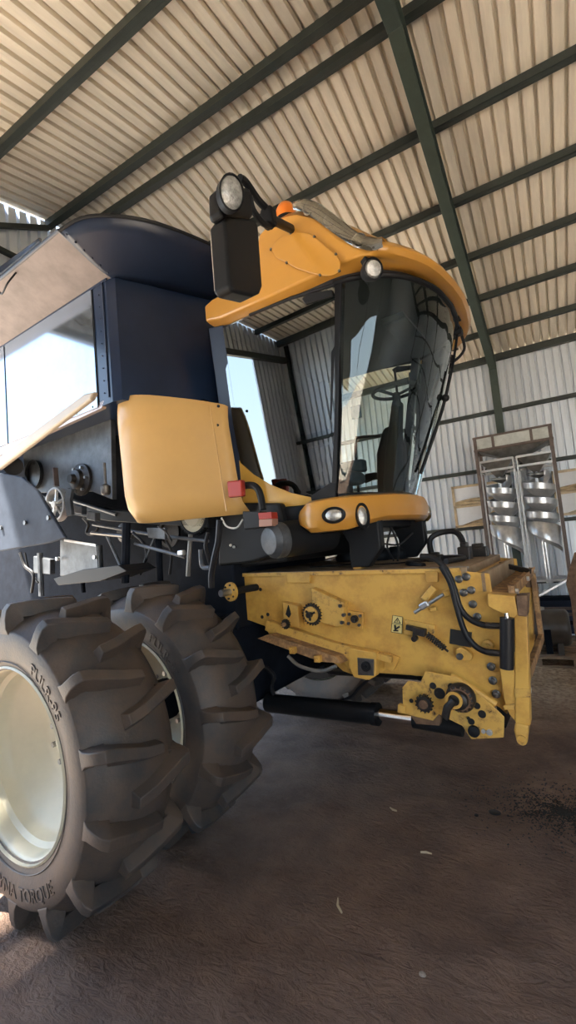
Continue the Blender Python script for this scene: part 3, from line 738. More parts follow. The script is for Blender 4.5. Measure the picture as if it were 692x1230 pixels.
strut('hose', spline([(-2.189,1.250,2.272),(-2.116,1.250,2.084),(-1.940,1.250,1.932)], 6), .010, 'hose', 1)
strut('hose', spline([(-0.388,1.300,2.325),(-0.260,1.300,2.224),(-0.227,1.300,2.103),(-0.332,1.300,1.946)], 6), .014, 'hose', 1)
strut('hose', spline([(0.041,1.300,2.213),(0.092,1.300,2.110),(0.054,1.300,1.930)], 6), .012, 'hose', 1)
strut('brace', [(-0.332,1.300,1.946),(-0.102,1.300,2.262)], .012, 'chassis_grey', 1)
q = [(-0.609,1.200,2.748)][0]; g = G(); g.lathe([(.03, -.05), (.045, -.03), (.045, .03), (.02, .05)], q, (0, 0, 1), 16); g.tube([q, (q[0], q[1], q[2]+.25)], .014, 8); g.out('plunger', 'bolt', HV, smooth=True)
for A in ([(-1.218,1.250,2.689),(-1.078,1.250,2.654),(-1.085,1.250,2.573),(-1.225,1.250,2.606)], [(-1.000,1.250,2.595),(-0.868,1.250,2.563),(-0.875,1.250,2.484),(-1.008,1.250,2.514)], [(-2.114,1.300,2.227),(-1.780,1.300,2.169),(-1.794,1.300,2.010),(-2.129,1.300,2.043)]):
    g = G(); g.prism(A, (0, .06, 0)); g.out('bracket', 'chassis_grey', HV, bevel=.006)
g = G(); g.lathe([(.10, 0), (.10, -.02), (.06, -.03), (.05, -.06), (.01, -.06)], [(-0.836,1.550,2.362)][0], (0, 1, 0), 24); g.out('drive_pulley', 'dark_steel', HV, smooth=True)
g = G(); g.lathe([(.13, 0), (.14, -.03), (.11, -.03), (.10, -.01), (.02, -.01)], [(-0.230,1.600,2.304)][0], (0, 1, 0), 28); g.out('drive_pulley', 'dark_steel', HV, smooth=True)
g = G(); g.prism([(-2.821,1.500,3.070),(-1.745,1.500,2.821),(-1.012,1.500,2.619),(0.352,1.500,2.380),(0.343,1.500,2.295),(-1.023,1.500,2.500),(-2.835,1.500,2.904)], (0, .1, 0)); g.out('frame_rail', 'black', HV, bevel=.008)
# reservoir under the cab
A = [(0.790,1.620,2.139),(1.115,1.620,2.125)]
g = G(); c0 = [(1.020,1.450,2.126)][0]
g.lathe([(.02, -.03), (.10, -.02), (.135, .02), (.135, .04), (.14, .05), (.14, .10)], c0, (0.35, 1, 0.05), 28)
rsv = g.out('air_reservoir', 'chassis_grey', HV, smooth=True)
g = G(); c1 = Vector(c0)+Vector((.35, 1, .05)).normalized()*.10
g.lathe([(.143, 0), (.143, .5), (.10, .53)], c1, (0.35, 1, 0.05), 28); g.out('reservoir_body', 'black', rsv, smooth=True)

# marker lamps beside the cab
A = [(0.716,1.350,2.629),(0.867,1.350,2.618),(0.862,1.350,2.489),(0.719,1.350,2.496)]
g = G(); g.prism(A, (0, .05, 0)); g.out('marker_lamp', 'red', HV, bevel=.012, label='red marker lamp')
g = G(); g.tube([(0.787,1.420,2.563),(0.856,1.420,2.579),(0.937,1.420,2.560),(0.979,1.420,2.502),(0.997,1.420,2.371)], .028, 8, 4); g.out('lamp_arm', 'black', HV, smooth=True)
A = [(0.809,1.400,2.380),(0.979,1.400,2.360),(0.965,1.400,2.234),(0.811,1.400,2.236)]
g = G(); g.prism(A, (0, .10, 0)); lb = g.out('lamp_box', 'black', HV, bevel=.008)
A = [(0.969,1.390,2.348),(1.093,1.390,2.340),(1.096,1.390,2.290),(0.972,1.390,2.297)]; g = G(); g.prism(A, (0, .08, 0)); g.out('red_lens', 'red', lb, bevel=.004)
A = [(0.972,1.390,2.297),(1.096,1.390,2.290),(1.090,1.390,2.234),(0.966,1.390,2.240)]; g = G(); g.prism(A, (0, .08, 0)); g.out('clear_lens', 'amber_lens', lb, bevel=.004)

# ---- cab shell
def cab_v(z): return 1.70-.098*(z-2.42)
def cp(u, z, off=0): return (u, cab_v(z)+off, z)
top_half = [(1.71, 1.55), (1.82, 1.575), (1.97, 1.65), (2.12, 1.79), (2.22, 1.97), (2.29, 2.2), (2.315, 2.5)]
bot_half = [(1.50, 1.70), (1.60, 1.79), (1.68, 1.95), (1.735, 2.13), (1.765, 2.31), (1.772, 2.4), (1.775, 2.5)]
def full2(h): 
    s_ = spline([(a, b, 0) for a, b in h], 5); s_ = [(p.x, p.y) for p in s_]
    return s_ + [(u, 2*VC-v) for u, v in s_[-2::-1]]
TOPC, BOTC = full2(top_half), full2(bot_half)
ZB, ZT = 2.42, 3.95
def wind(t, off=0):
    r = []
    for (ua, va), (ub, vb) in zip(BOTC, TOPC):
        bl = .05*math.sin(math.pi*t)
        u = ua+(ub-ua)*t+bl; v = va+(vb-va)*t
        r.append((u+off, VC+(v-VC)*(1+off*.4), ZB+(ZT-ZB)*t))
    return r
g = G(); g.grid([wind(j/14) for j in range(15)])
ws = g.out('windscreen', 'windshield', HV, smooth=True)
for t, r in ((0, .018), (1, .022)):
    g = G(); g.tube(wind(t), r, 8); g.out('windscreen_seal', 'black', HV, smooth=True)
# near side: glass door with a curved lower edge, pillars, yellow sill
GL = [(0.628,1.547,3.984),(0.940,1.546,3.996),(1.347,1.547,3.980),(1.718,1.551,3.939),(1.651,1.596,3.483),(1.568,1.642,3.009),(1.444,1.700,2.419),(1.315,1.698,2.436),(1.093,1.692,2.500),(0.904,1.683,2.597),(0.749,1.672,2.705),(0.626,1.660,2.826),(0.605,1.627,3.162),(0.611,1.585,3.594)]
g = G(); g.poly(GL); sg = g.out('door_glass', 'side_glass', HV)
FG = [mir(p) for p in GL]; g = G(); g.poly(FG); g.out('far_door_glass', 'far_glass', HV)
SILL = [(0.613,1.657,2.857),(0.749,1.672,2.705),(0.904,1.683,2.597),(1.093,1.692,2.500),(1.313,1.700,2.424),(1.440,1.703,2.394),(1.435,1.706,2.362),(1.075,1.702,2.395),(0.650,1.701,2.405),(0.583,1.698,2.442)]
for f in (lambda p: p, mir):
    g = G(); g.prism([f(p) for p in SILL], (0, .012 if f(SILL[0]) == SILL[0] else -.012, 0)); g.out('door_sill', 'yellow', HV, bevel=.003)
    def fr(name, pts, r, m='black'):
        g = G(); g.tube([f(p) for p in pts], r, 8); return g.out(name, m, HV, smooth=True)
    fr('door_frame', GL[1:4]+GL[3:4], .014)
    g = G(); g.prism([f(p) for p in [(1.696,1.548,3.972),(1.773,1.551,3.941),(1.621,1.631,3.121),(1.481,1.704,2.382),(1.404,1.703,2.392),(1.547,1.629,3.140)]], (0, .07*(1 if f is not mir else -1), 0)); g.out('front_pillar', 'black_gloss', HV, bevel=.008)
    g = G(); g.prism([f(p) for p in [(0.484,1.541,4.041),(0.653,1.544,4.012),(0.657,1.600,3.437),(0.657,1.664,2.792),(0.632,1.711,2.307),(0.486,1.710,2.322),(0.474,1.646,2.971)]], (0, .10*(1 if f is not mir else -1), 0)); g.out('rear_pillar', 'navy_haze_matt', HV, bevel=.01)
    g = G(); g.prism([f(p) for p in [(1.272,1.697,2.449),(1.461,1.690,2.525),(1.503,1.690,2.518),(1.479,1.705,2.369),(1.278,1.702,2.395)]], (0, -.015 if f is not mir else .015, 0)); g.out('hinge_plate', 'black', HV, bevel=.004)
    g = G(); g.prism([f(p) for p in [(1.445,1.552,3.931),(1.508,1.550,3.951),(1.698,1.555,3.903),(1.698,1.559,3.860),(1.467,1.556,3.884)]], (0, -.02 if f is not mir else .02, 0)); g.out('hinge', 'black', HV, bevel=.006)
# floor, rear bulkhead, headliner
g = G(); g.prism([(u, v, ZB-.03) for u, v in BOTC] + [(.62, 2*VC-1.66, ZB-.03), (.62, 1.66, ZB-.03)], (0, 0, -.12)); g.out('cab_floor', 'black', HV, bevel=.01)
g = G(); g.prism([(.70, 1.72, ZB-.1), (.70, 3.28, ZB-.1), (.56, 3.42, 4.03), (.56, 1.58, 4.03)], (-.04, 0, 0)); g.out('rear_bulkhead', 'interior', HV, bevel=.01)
g = G(); g.prism([(u, v, ZT+.0) for u, v in TOPC] + [(.56, 2*VC-1.56, ZT+.05), (.56, 1.56, ZT+.05)], (0, 0, .08)); g.out('headliner', 'interior', HV)
g = G(); g.prism([(.45, 1.74, 1.93), (.95, 1.74, 1.95), (1.15, 1.76, 2.14), (1.6, 1.8, 2.16), (1.6, 1.85, 2.28), (.55, 1.74, 2.32)], (0, 1.6, 0)); g.out('cab_underframe', 'black', HV, bevel=.02)
for v in (1.9, 3.05):
    g = G(); g.prism([(1.35, v, 2.28), (1.72, v, 2.26), (1.72, v, 2.0), (1.6, v, 1.86), (1.45, v, 1.86), (1.45, v, 2.05)], (0, .10, 0)); g.out('cab_mount', 'black', HV, bevel=.015)
# seat, wheel column, console inside
g = G(); g.box((1.12, 2.45, 2.66), (.44, .46, .12)); seat = g.out('seat', 'seat', HV, bevel=.05, seg=4)
g = G(); g.box((.84, 2.45, 3.02), (.12, .46, .62), Matrix.Rotation(-.15, 3, 'Y')); g.out('seat_back', 'seat', seat, bevel=.05, seg=4)
g = G(); g.box((.78, 2.45, 3.42), (.10, .26, .16)); g.out('headrest', 'seat', seat, bevel=.04, seg=4)
g = G(); g.box((1.05, 2.45, 2.50), (.34, .36, .24)); g.out('seat_base', 'interior', seat, bevel=.03)
for v in (2.16, 2.74):
    g = G(); g.box((1.14, v, 3.0-.2*(v>2.5)), (.34, .12, .12)); g.out('armrest', 'seat', seat, bevel=.02)
g = G(); g.prism([(1.56, 2.42, 2.4), (1.70, 2.42, 2.4), (1.75, 2.44, 2.9), (1.80, 2.45, 3.28), (1.74, 2.45, 3.28), (1.62, 2.44, 2.8)], (0, .18, 0)); sc_ = g.out('steering_column', 'interior', HV, bevel=.03, seg=3)
g = G(); ring_ = []
c0 = Vector((1.77, 2.5, 3.36)); nrm = Vector((-.03, 0, 1)).normalized(); xx = Vector((0, 1, 0)); yy = nrm.cross(xx)
g.tube([c0+(xx*math.cos(a)+yy*math.sin(a))*.2 for a in [2*math.pi*i/28 for i in range(29)]], .016, 8)
for a in (.5, 2.6, 4.7): g.bar(c0-nrm*.04, c0+(xx*math.cos(a)+yy*math.sin(a))*.2, .03, .015)
g.cyl(c0-nrm*.15, c0-nrm*.02, .035, n=12); g.out('steering_wheel', 'interior', sc_, smooth=True)
g = G(); g.prism([(1.36, 2.8, 2.4), (1.66, 2.8, 2.4), (1.68, 2.8, 2.95), (1.60, 2.8, 3.15), (1.50, 2.8, 3.15), (1.40, 2.8, 2.9)], (0, .16, 0)); cs = g.out('console', 'interior', HV, bevel=.05, seg=3)
g = G(); g.tube([(1.22, 2.9, 2.66), (1.38, 2.9, 2.70)], .022, 8); g.box((1.30, 2.9, 2.70), (.12, .07, .07)); g.out('joystick', 'interior', cs, bevel=.01)
g = G(); g.box((1.55, 3.1, 3.28), (.05, .24, .2), Matrix.Rotation(.2, 3, 'Z')); g.tube([(1.5, 3.1, 2.6), (1.53, 3.1, 3.2)], .015, 8); g.out('monitor', 'interior', HV, bevel=.01)
g = G(); g.tube([(1.14, 2.9, 2.5), (1.16, 2.9, 3.06), (1.22, 2.9, 3.12), (1.42, 2.95, 3.10)], .015, 8, 4); g.out('grab_rail', 'black', HV, smooth=True)
g = G(); pts_ = []
g.tube([(1.5, 3.38, 3.9), (1.5, 3.37, 3.4), (1.52, 3.32, 2.9), (1.56, 3.2, 2.5)], .014, 6, 6); g.out('grab_rail', 'black', HV, smooth=True)
g = G()
cp_ = spline([(1.879,2.600,3.354),(1.860,2.600,3.054),(1.860,2.600,2.790),(1.824,2.600,2.609),(1.763,2.600,2.468)], 8)
for i in range(0, len(cp_)-1):
    a, b = cp_[i], cp_[i+1]; m_ = (a+b)/2; t_ = (b-a); s_ = t_.cross(Vector((1, 0, 0) if i % 2 else (0, 1, .1))).normalized()*.012
    g.tube([a, a+t_*.2+s_, b-t_*.2+s_, b, b-t_*.2-s_, a+t_*.2-s_, a], .004, 5)
g.out('hanging_chain', 'dark_steel', HV, smooth=True)
# sun blind and wiper
g = G(); g.prism([(1.80, 2.2, 3.9), (2.0, 2.2, 3.9), (2.02, 2.2, 3.84), (1.82, 2.2, 3.84)], (0, .6, 0)); g.out('sun_blind', 'interior', HV, bevel=.01)
W = [wind(t, .03) for t in (1, .86, .7, .55, .42, .3, .12)]
g = G(); i0 = 38
g.tube([W[0][40], W[1][39], W[2][37], W[3][36]], .012, 8, 4); wp = g.out('wiper', 'black', HV, smooth=True)
g = G(); g.tube([W[2][36], W[3][36], W[4][35], W[5][34], W[6][33]], .016, 6, 3); g.out('wiper_blade', 'black', wp, smooth=True)
g = G(); g.box(W[0][40], (.08, .10, .10)); g.out('wiper_motor', 'black', wp, bevel=.015)
g = G(); g.ball(W[3][36], .035); g.out('wiper_joint', 'black', wp, smooth=True)

# ---- lower front bumper with two lamps
bl = [(1.22, 1.60), (1.34, 1.575), (1.48, 1.60), (1.60, 1.70), (1.72, 1.88), (1.80, 2.1), (1.845, 2.31), (1.86, 2.5)]
BC = full2(bl)
def bump(i): 
    (u, v) = BC[i]; j = min(i, len(BC)-1-i); t = min(1, j/26)
    zt = 2.39 + .03*t; zb = 2.16 + .055*min(1, max(0, (j-14)/8)); return u, v, zb, zt
def inward(i, d):
    a = Vector((*BC[max(0, i-1)], 0)); b = Vector((*BC[min(len(BC)-1, i+1)], 0)); t = (b-a).normalized(); nn = Vector((-t.y, t.x, 0))
    return nn*d
rows = []
prof = [(-.10, 1.0), (-.03, 1.0), (.0, .93), (.018, .7), (.022, .45), (.012, .15), (-.02, .02), (-.10, 0)]
for d_, h_ in prof:
    r = []
    for i in range(len(BC)):
        u, v, zb, zt = bump(i); j = min(i, len(BC)-1-i)
        e = min(1, j/3); q = inward(i, d_)
        q = -q
        r.append((u+q.x, v+q.y, zb+(zt-zb)*(.5+(h_-.5)*(.55+.45*e))))
    rows.append(r)
g = G(); g.grid(rows); bm_ = g.out('front_bumper', 'cab_yellow', HV, smooth=True, solid=.012)
def lamp(c, nrm, rx, rz, parent, depth=.03, names=('lamp_bezel', 'lamp_lens')):
    c = Vector(c); nrm = Vector(nrm).normalized(); x = nrm.cross(Vector((0, 0, 1))).normalized(); z = x.cross(nrm)
    def el(k, d, n=26): return [c + x*rx*k*math.cos(2*math.pi*i/n) + z*rz*k*math.sin(2*math.pi*i/n) + nrm*d for i in range(n)]
    g = G(); g.skin([g.vs(el(1.35, .0)), g.vs(el(1.3, .02)), g.vs(el(1.05, .008)), g.vs(el(1.0, -.02))], True, False); g.out(names[0], 'black', parent, smooth=True)
    g = G(); g.skin([g.vs(el(1.0, -.01)), g.vs(el(.9, .012)), g.vs(el(.6, .022)), g.vs(el(.2, .026))], True, True); g.out(names[1], 'reflector', parent, smooth=True)
L1 = [(1.529,1.560,2.267)][0]; lamp((L1[0], 1.548, L1[2]), (.25, -1, .05), .066, .046, bm_)
L2 = [(1.663,1.740,2.247)][0]; lamp(L2, (.85, -.6, .05), .042, .075, bm_)
g = G(); g.lathe([(.09, -.02), (.09, .02), (.07, .045), (.02, .055)], (1.72, 3.13, 2.29), (.8, .5, 0), 18); g.out('lamp_lens', 'clear', bm_, smooth=True)

# ---- roof: low rear, swelling into two lamp pods at the front
def roof_top(s):                               # s in 0..1 along the length at the pods
    K = [(0, 4.20), (.06, 4.23), (.30, 4.235), (.365, 4.25), (.385, 4.33), (.375, 4.48), (.40, 4.585), (.46, 4.625), (.54, 4.625), (.62, 4.585), (.72, 4.46), (.82, 4.29), (.91, 4.14), (.975, 4.06), (1.0, 4.005)]
    return K
def front_u(v):
    d = abs(v-VC)
    K = [(0, 2.435), (.35, 2.415), (.6, 2.37), (.78, 2.30), (.9, 2.235), (1.0, 2.165), (1.05, 2.10)]
    for (a, b), (c, e) in zip(K, K[1:]):
        if a <= d <= c: return b+(e-b)*(d-a)/(c-a)
    return K[-1][1]
ST = [-1.05, -1.035, -1.0, -.9, -.78, -.65, -.5, -.25, 0]
def station(d):
    v = VC+d; fu = front_u(v); ru = .54
    edge = max(0, (abs(d)-.985)/.065)                     # rounding of the side
    mid = 1-min(1, abs(d)/.9)                            # centre is flatter than the pods
    P = []
    for s_, z in roof_top(0):
        z2 = z
        if z > 4.24: z2 = 4.24+(z-4.24)*(1-.40*mid)
        if s_ >= .9: z2 = z
        zz = 4.0+(z2-4.0)*(1-.10*edge)
        P.append((ru+(fu-ru)*s_, v, zz))
    # underside, back to the rear: a lip, then a shallow hollow up to the glass
    for s_, z in ((.985, 3.965), (.955, 3.955), (.92, 3.975), (.86, 3.99), (.7, 3.985), (.4, 3.99), (.1, 4.0), (.0, 4.03)):
        P.append((ru+(fu-ru)*s_, v, z+.02*edge))
    return P
g = G(); rings = []
for d in ST + [-x for x in ST[-2::-1]]: rings.append(g.vs(station(d)))
g.skin(rings, True, True)
rf = g.out('cab_roof', 'cab_yellow', HV, smooth=True)
q = rf.modifiers.new('bevel', 'BEVEL'); q.width = .03; q.segments = 3; q.limit_method = 'ANGLE'; q.angle_limit = math.radians(50)
for f in (lambda p: p, mir):
    # raised inspection cover on the side
    oval = [(1.275,1.437,4.350),(1.342,1.437,4.399),(1.463,1.437,4.389),(1.588,1.437,4.335),(1.652,1.437,4.273),(1.735,1.437,4.159),(1.805,1.437,4.071),(1.830,1.437,4.004),(1.817,1.437,3.943),(1.764,1.437,3.935),(1.667,1.437,3.976),(1.504,1.437,4.090),(1.403,1.437,4.185),(1.320,1.437,4.262)]
    g = G(); o2 = spline(oval+oval[:1], 4)[:-1]; sgn = -1 if f is not mir else 1
    g.prism([f(p) for p in o2], (0, .008*sgn, 0)); cv = g.out('side_cover', 'cab_yellow', rf, bevel=.004)
    for i in range(0, len(oval), 2):
        g = G(); p = Vector(oval[i]); p = p*.94 + Vector(oval[8])*.06 if False else p; p = Vector(f(p)); g.cyl(p, p+Vector((0, .012*sgn, 0)), .010, n=8); g.out('screw', 'bolt', cv)
    # wrap-round clear lamp along the shoulder of the pod
    a = [(1.50, 4.625), (1.60, 4.60), (1.72, 4.50), (1.85, 4.33), (1.98, 4.16), (2.09, 4.07), (2.14, 4.05)]
    b_ = [(1.50, 4.56), (1.58, 4.50), (1.70, 4.36), (1.83, 4.19), (1.95, 4.06), (2.06, 3.98), (2.14, 3.97)]
    a = [(p.x, p.y) for p in spline([(x, z, 0) for x, z in a], 3)]; b_ = [(p.x, p.y) for p in spline([(x, z, 0) for x, z in b_], 3)]
    g = G(); rows = []
    for (ua, za), (ub, zb_) in zip(a, b_):
        rows.append([f(p) for p in ((ua, 1.66, za+.012), (ua, 1.52, za+.022), (ua, 1.435, za-.005), ((ua*2+ub)/3, 1.418, (za*2+zb_)/3), ((ua+ub*2)/3, 1.418, (za+zb_*2)/3), (ub, 1.432, zb_))])
    g.grid(rows); ln = g.out('lamp_cover', 'clear', rf, smooth=True)
    g = G(); rows = []
    for (ua, za), (ub, zb_) in zip(a, b_):
        rows.append([f(p) for p in ((ua, 1.60, za+.004), (ua, 1.44, za-.01), ((ua+ub)/2, 1.436, (za+zb_)/2), (ub, 1.438, zb_+.005))])
    g.grid(rows); g.out('lamp_housing', 'reflector', rf, smooth=True)
    for (u, z) in ((1.63, 4.51), (1.78, 4.34), (1.98, 4.10)):
        g = G(); p = Vector(f((u, 1.437, z))); nn = Vector((.25, -1 if f is not mir else 1, .1)).normalized()
        g.lathe([(.052, -.012), (.05, .003), (.03, -.006), (.01, -.01)], p, nn, 18); g.out('lamp_reflector', 'reflector', rf, smooth=True)
    # work lamp below the corner
    c0 = Vector(f((2.06, 1.44, 3.86))); nn = Vector((.75, -.65 if f is not mir else .65, -.25)).normalized()
    g = G(); g.lathe([(.02, -.10), (.055, -.09), (.07, -.04), (.072, 0), (.062, .004)], c0, nn, 24, False); wl = g.out('work_lamp', 'black', HV, smooth=True)
    g = G(); g.lathe([(.062, -.005), (.05, .012), (.01, .018)], c0, nn, 24); g.out('lamp_lens', 'reflector', wl, smooth=True)
    g = G(); g.bar(c0-nn*.05, c0-nn*.07+Vector((-.02, 0, .10)), .05, .05); g.out('bracket', 'black', wl, bevel=.008)
# amber beacon
g = G(); b0 = Vector((1.33, 1.62, 4.66)); g.lathe([(.085, 0), (.085, .04), (.08, .09), (.06, .13), (.025, .15)], b0, (0, 0, 1), 24); bc = g.out('beacon', 'orange', rf, smooth=True, label='amber rotating beacon')
g = G(); g.lathe([(.09, -.02), (.09, .01)], b0, (0, 0, 1), 24); g.out('beacon_base', 'black', bc, smooth=True)
# inlet slots and a hose at the far end of the visor
for p in ((2.26, 2.95, 3.955), (2.19, 3.15, 3.95), (2.30, 2.80, 3.955)):
    g = G(); g.box(p, (.05, .09, .03)); g.out('visor_slot', 'black', rf, bevel=.006)
g = G(); g.tube([(2.25, 3.2, 3.97), (2.24, 3.3, 3.85), (2.12, 3.25, 3.75), (2.1, 3.1, 3.86)], .014, 8, 5); g.out('washer_hose', 'hose', rf, smooth=True)

# ---- mirrors on their arms
A = [(1.550,0.533,3.919),(1.550,0.567,3.969),(1.550,0.845,4.113),(1.550,0.874,4.075),(1.550,0.861,3.680),(1.550,0.827,3.622),(1.550,0.753,3.569),(1.550,0.562,3.515),(1.550,0.529,3.534)]
B_ = [(1.560,0.514,4.096),(1.560,0.547,4.138),(1.560,0.816,4.305),(1.560,0.825,4.124),(1.560,0.784,4.072),(1.560,0.523,3.933),(1.560,0.506,3.967)]
LMP = [(1.660,0.469,3.984)][0]; ARM = [(1.550,0.713,4.296),(1.550,0.779,4.308),(1.550,0.892,4.270),(1.550,0.990,4.263),(1.550,1.053,4.243)]; ARM2 = [(1.550,0.802,4.235),(1.550,0.826,4.162),(1.550,0.926,4.133),(1.550,1.023,4.167)]; KN = [(1.550,1.001,4.212)][0]
for f in (lambda p: p, mir):
    g = G(); g.prism([f(p) for p in A], (-.12, 0, 0)); mr_ = g.out('mirror', 'black', HV, bevel=.03, seg=4, label='black mirror housing seen from its back')
    g = G(); g.prism([f(p) for p in B_], (-.11, 0, 0)); g.out('upper_mirror', 'black', mr_, bevel=.03, seg=4)
    g = G(); g.prism([f((p[0]-.121, p[1]*.96+A[3][1]*.04, p[2]*.96+A[3][2]*.04)) for p in A], (-.004, 0, 0)); g.out('mirror_glass', 'chrome', mr_)
    c0 = Vector(f(LMP)); nn = Vector((.85, -.45 if f is not mir else .45, -.3)).normalized()
    x = nn.cross(Vector((0, 0, 1))).normalized(); z = x.cross(nn)
    def el(k_, d): return [c0 + x*.066*k_*math.cos(2*math.pi*i/24) + z*.085*k_*math.sin(2*math.pi*i/24) + nn*d for i in range(24)]
    g = G(); g.skin([g.vs(el(.6, -.1)), g.vs(el(1.05, -.05)), g.vs(el(1.1, .01)), g.vs(el(1.0, .016)), g.vs(el(.95, .0))], True, False); wl = g.out('mirror_lamp', 'black', mr_, smooth=True)
    g = G(); g.skin([g.vs(el(.98, .004)), g.vs(el(.8, .014)), g.vs(el(.3, .02))], True, True); g.out('lamp_lens', 'lens', mr_, smooth=True)
    g = G(); g.tube([f(p) for p in ARM], .024, 8, 4); g.tube([f(p) for p in ARM2], .02, 8, 4); g.out('mirror_arm', 'black', mr_, smooth=True)
    k0 = Vector(f(KN)); g = G(); g.bar(k0+Vector((0, 0, .06)), k0-Vector((0, 0, .06)), .09, .08); g.bar(k0, f((1.46, 1.46, 4.44)), .05, .06); g.out('mirror_joint', 'black', mr_, bevel=.02, seg=3)

# ---- feeder house
FV = 1.80
OUT = [(0.393,1.800,1.881),(0.380,1.800,1.482),(0.632,1.800,1.413),(0.720,1.800,1.254),(1.252,1.800,1.154),(1.346,1.800,1.084),(1.534,1.800,1.030),(1.694,1.800,1.114),(1.919,1.800,1.089),(2.037,1.800,1.098),(2.248,1.800,1.028),(2.440,1.800,0.932),(2.479,1.800,0.895),(2.564,1.800,1.624),(2.482,1.800,1.636),(2.479,1.800,1.780),(2.258,1.800,1.813)]
FT = 1.852
zt = lambda u: 1.875-.028*u
OUT = [(u, v, z) for u, v, z in OUT]
g = G(); g.prism(OUT, (0, .014, 0)); g.prism([mir(p) for p in OUT], (0, -.014, 0))
inner = [(u, v+.014, z) for u, v, z in OUT]
g.prism([inner[0]]+inner[4:6]+inner[8:13]+[(2.40, FV+.014, 1.77)], (0, 1.372, 0))
fh = g.out('feeder_house', 'feeder_yellow', HV, bevel=.004)
def sub(g_, name, m, **k_): return g_.out(name, m, fh, **k_)
# dusty top plate with a turned flange
T0 = [(0.371,1.780,1.876),(1.353,1.780,1.839),(2.262,1.780,1.809),(2.344,1.780,1.821)]; 
g = G(); g.prism([(.36, 1.78, 1.868), (2.30, 1.78, 1.818), (2.30, 3.22, 1.818), (.36, 3.22, 1.868)], (0, 0, .012)); sub(g, 'top_plate', 'feeder_dusty')
g = G(); g.bar((.36, 1.785, 1.862), (2.30, 1.785, 1.812), .02, .03); sub(g, 'top_flange', 'feeder_scratched', bevel=.003)
for x0 in (345, 470):
    A = [(0.916,1.770,1.860),(1.148,1.770,1.849),(1.140,1.770,1.770),(0.924,1.770,1.777)] if x0 == 345 else [(2.070,1.770,1.819),(2.161,1.770,1.814),(2.152,1.770,1.741),(2.073,1.770,1.738)]
    g = G(); g.prism(A, (0, .03, 0)); sub(g, 'flange_tab', 'feeder_yellow', bevel=.003)
# folded lower rail and turned-out lip
A = [(0.700,1.740,1.474),(1.316,1.740,1.310),(1.774,1.740,1.228),(1.769,1.740,1.182),(1.483,1.740,1.237),(1.434,1.740,1.106),(1.368,1.740,1.200),(0.852,1.740,1.313),(0.673,1.740,1.390)]
g = G(); g.prism(A, (0, .06, 0)); sub(g, 'lower_rail', 'feeder_scratched', bevel=.005)
A = [(0.588,1.740,1.339),(0.705,1.740,1.363),(1.341,1.740,1.211),(1.385,1.740,1.164),(1.224,1.740,1.142),(0.925,1.740,1.229)]; B2 = [(0.680,1.620,1.340),(1.337,1.620,1.186)]
g = G(); g.prism([(0.680,1.620,1.347),(0.794,1.620,1.383),(1.398,1.620,1.238),(1.434,1.620,1.192),(1.260,1.620,1.193)], (0, .14, -.01)); sub(g, 'lip', 'bright_rust', bevel=.003)
for p in [(1.036,1.600,1.274),(1.253,1.600,1.222)]:
    g = G(); g.box(p, (.05, .04, .05)); g.cyl(p, Vector(p)-Vector((0, .03, 0)), .012, n=8); sub(g, 'clip', 'feeder_yellow', bevel=.006)
g = G(); g.tube([(0.971,1.620,1.221),(1.071,1.620,1.151),(1.253,1.620,1.126),(1.391,1.620,1.171)], .014, 8, 5); sub(g, 'bent_handle', 'galv_dark', smooth=True)
# square pad with rubber bush
A = [(1.449,1.720,1.283),(1.672,1.720,1.257),(1.653,1.720,1.092),(1.592,1.720,1.057),(1.473,1.720,1.066),(1.434,1.720,1.148)]; g = G(); g.prism(A, (0, .07, 0)); sub(g, 'mount_pad', 'feeder_yellow', bevel=.008)
A = [(1.519,1.715,1.215),(1.650,1.715,1.210),(1.636,1.715,1.092),(1.511,1.715,1.088)]; g = G(); g.prism(A, (0, .02, 0)); sub(g, 'bush_plate', 'bolt', bevel=.004)
p = [(1.585,1.700,1.157)][0]; g = G(); g.cyl(p, Vector(p)+Vector((0, .03, 0)), .035, n=18); g.cyl(Vector(p)-Vector((0, .015, 0)), p, .014, n=8); sub(g, 'rubber_bush', 'black', smooth=True)
A = [(1.717,1.780,1.251),(1.820,1.780,1.215),(1.765,1.780,1.118),(1.691,1.780,1.131)]; g = G(); g.prism(A, (0, .03, 0)); sub(g, 'gusset', 'feeder_yellow', bevel=.004)
# sprockets and brackets on the near side
def gear(c, r, n, th, m, name, hub=.35, hole=0, tooth=.14):
    g = G(); c = Vector(c); pts = []
    for i in range(n):
        for a, rr in ((0, r*(1-tooth)), (.30, r*(1-tooth)), (.42, r), (.58, r), (.70, r*(1-tooth))):
            t = 2*math.pi*(i+a)/n; pts.append((c.x+rr*math.cos(t), c.y, c.z+rr*math.sin(t)))
    g.prism(pts, (0, th, 0))
    o = g.out(name, m, fh)
    return o
C1 = [(1.170,1.700,1.531)][0]; rg = .088
gear(C1, rg, 22, .022, 'dark_steel', 'drive_sprocket')
g = G(); g.lathe([(.062, 0), (.062, -.012), (.03, -.014)], (C1[0], C1[1]+.001, C1[2]), (0, 1, 0), 24); sub(g, 'sprocket_face', 'feeder_scratched', smooth=True)
g = G(); c_ = Vector(C1); g.cyl(c_+Vector((0, .1, 0)), c_-Vector((0, .05, 0)), .022, n=12)
for a in (.4, 2.5, 4.6): g.bar(c_-Vector((0, .018, 0)), c_+Vector((.045*math.cos(a), -.018, .045*math.sin(a))), .014, .014)
sub(g, 'sprocket_hub', 'dark_steel', smooth=True)
C2 = [(0.924,1.680,1.454)][0]; gear(C2, .040, 12, .03, 'dark_steel', 'idler_sprocket', tooth=.2)
g = G(); c_ = Vector(C2); g.cyl(c_+Vector((0, .1, 0)), c_-Vector((0, .02, 0)), .016, n=12); sub(g, 'idler_shaft', 'bright_rust', smooth=True)
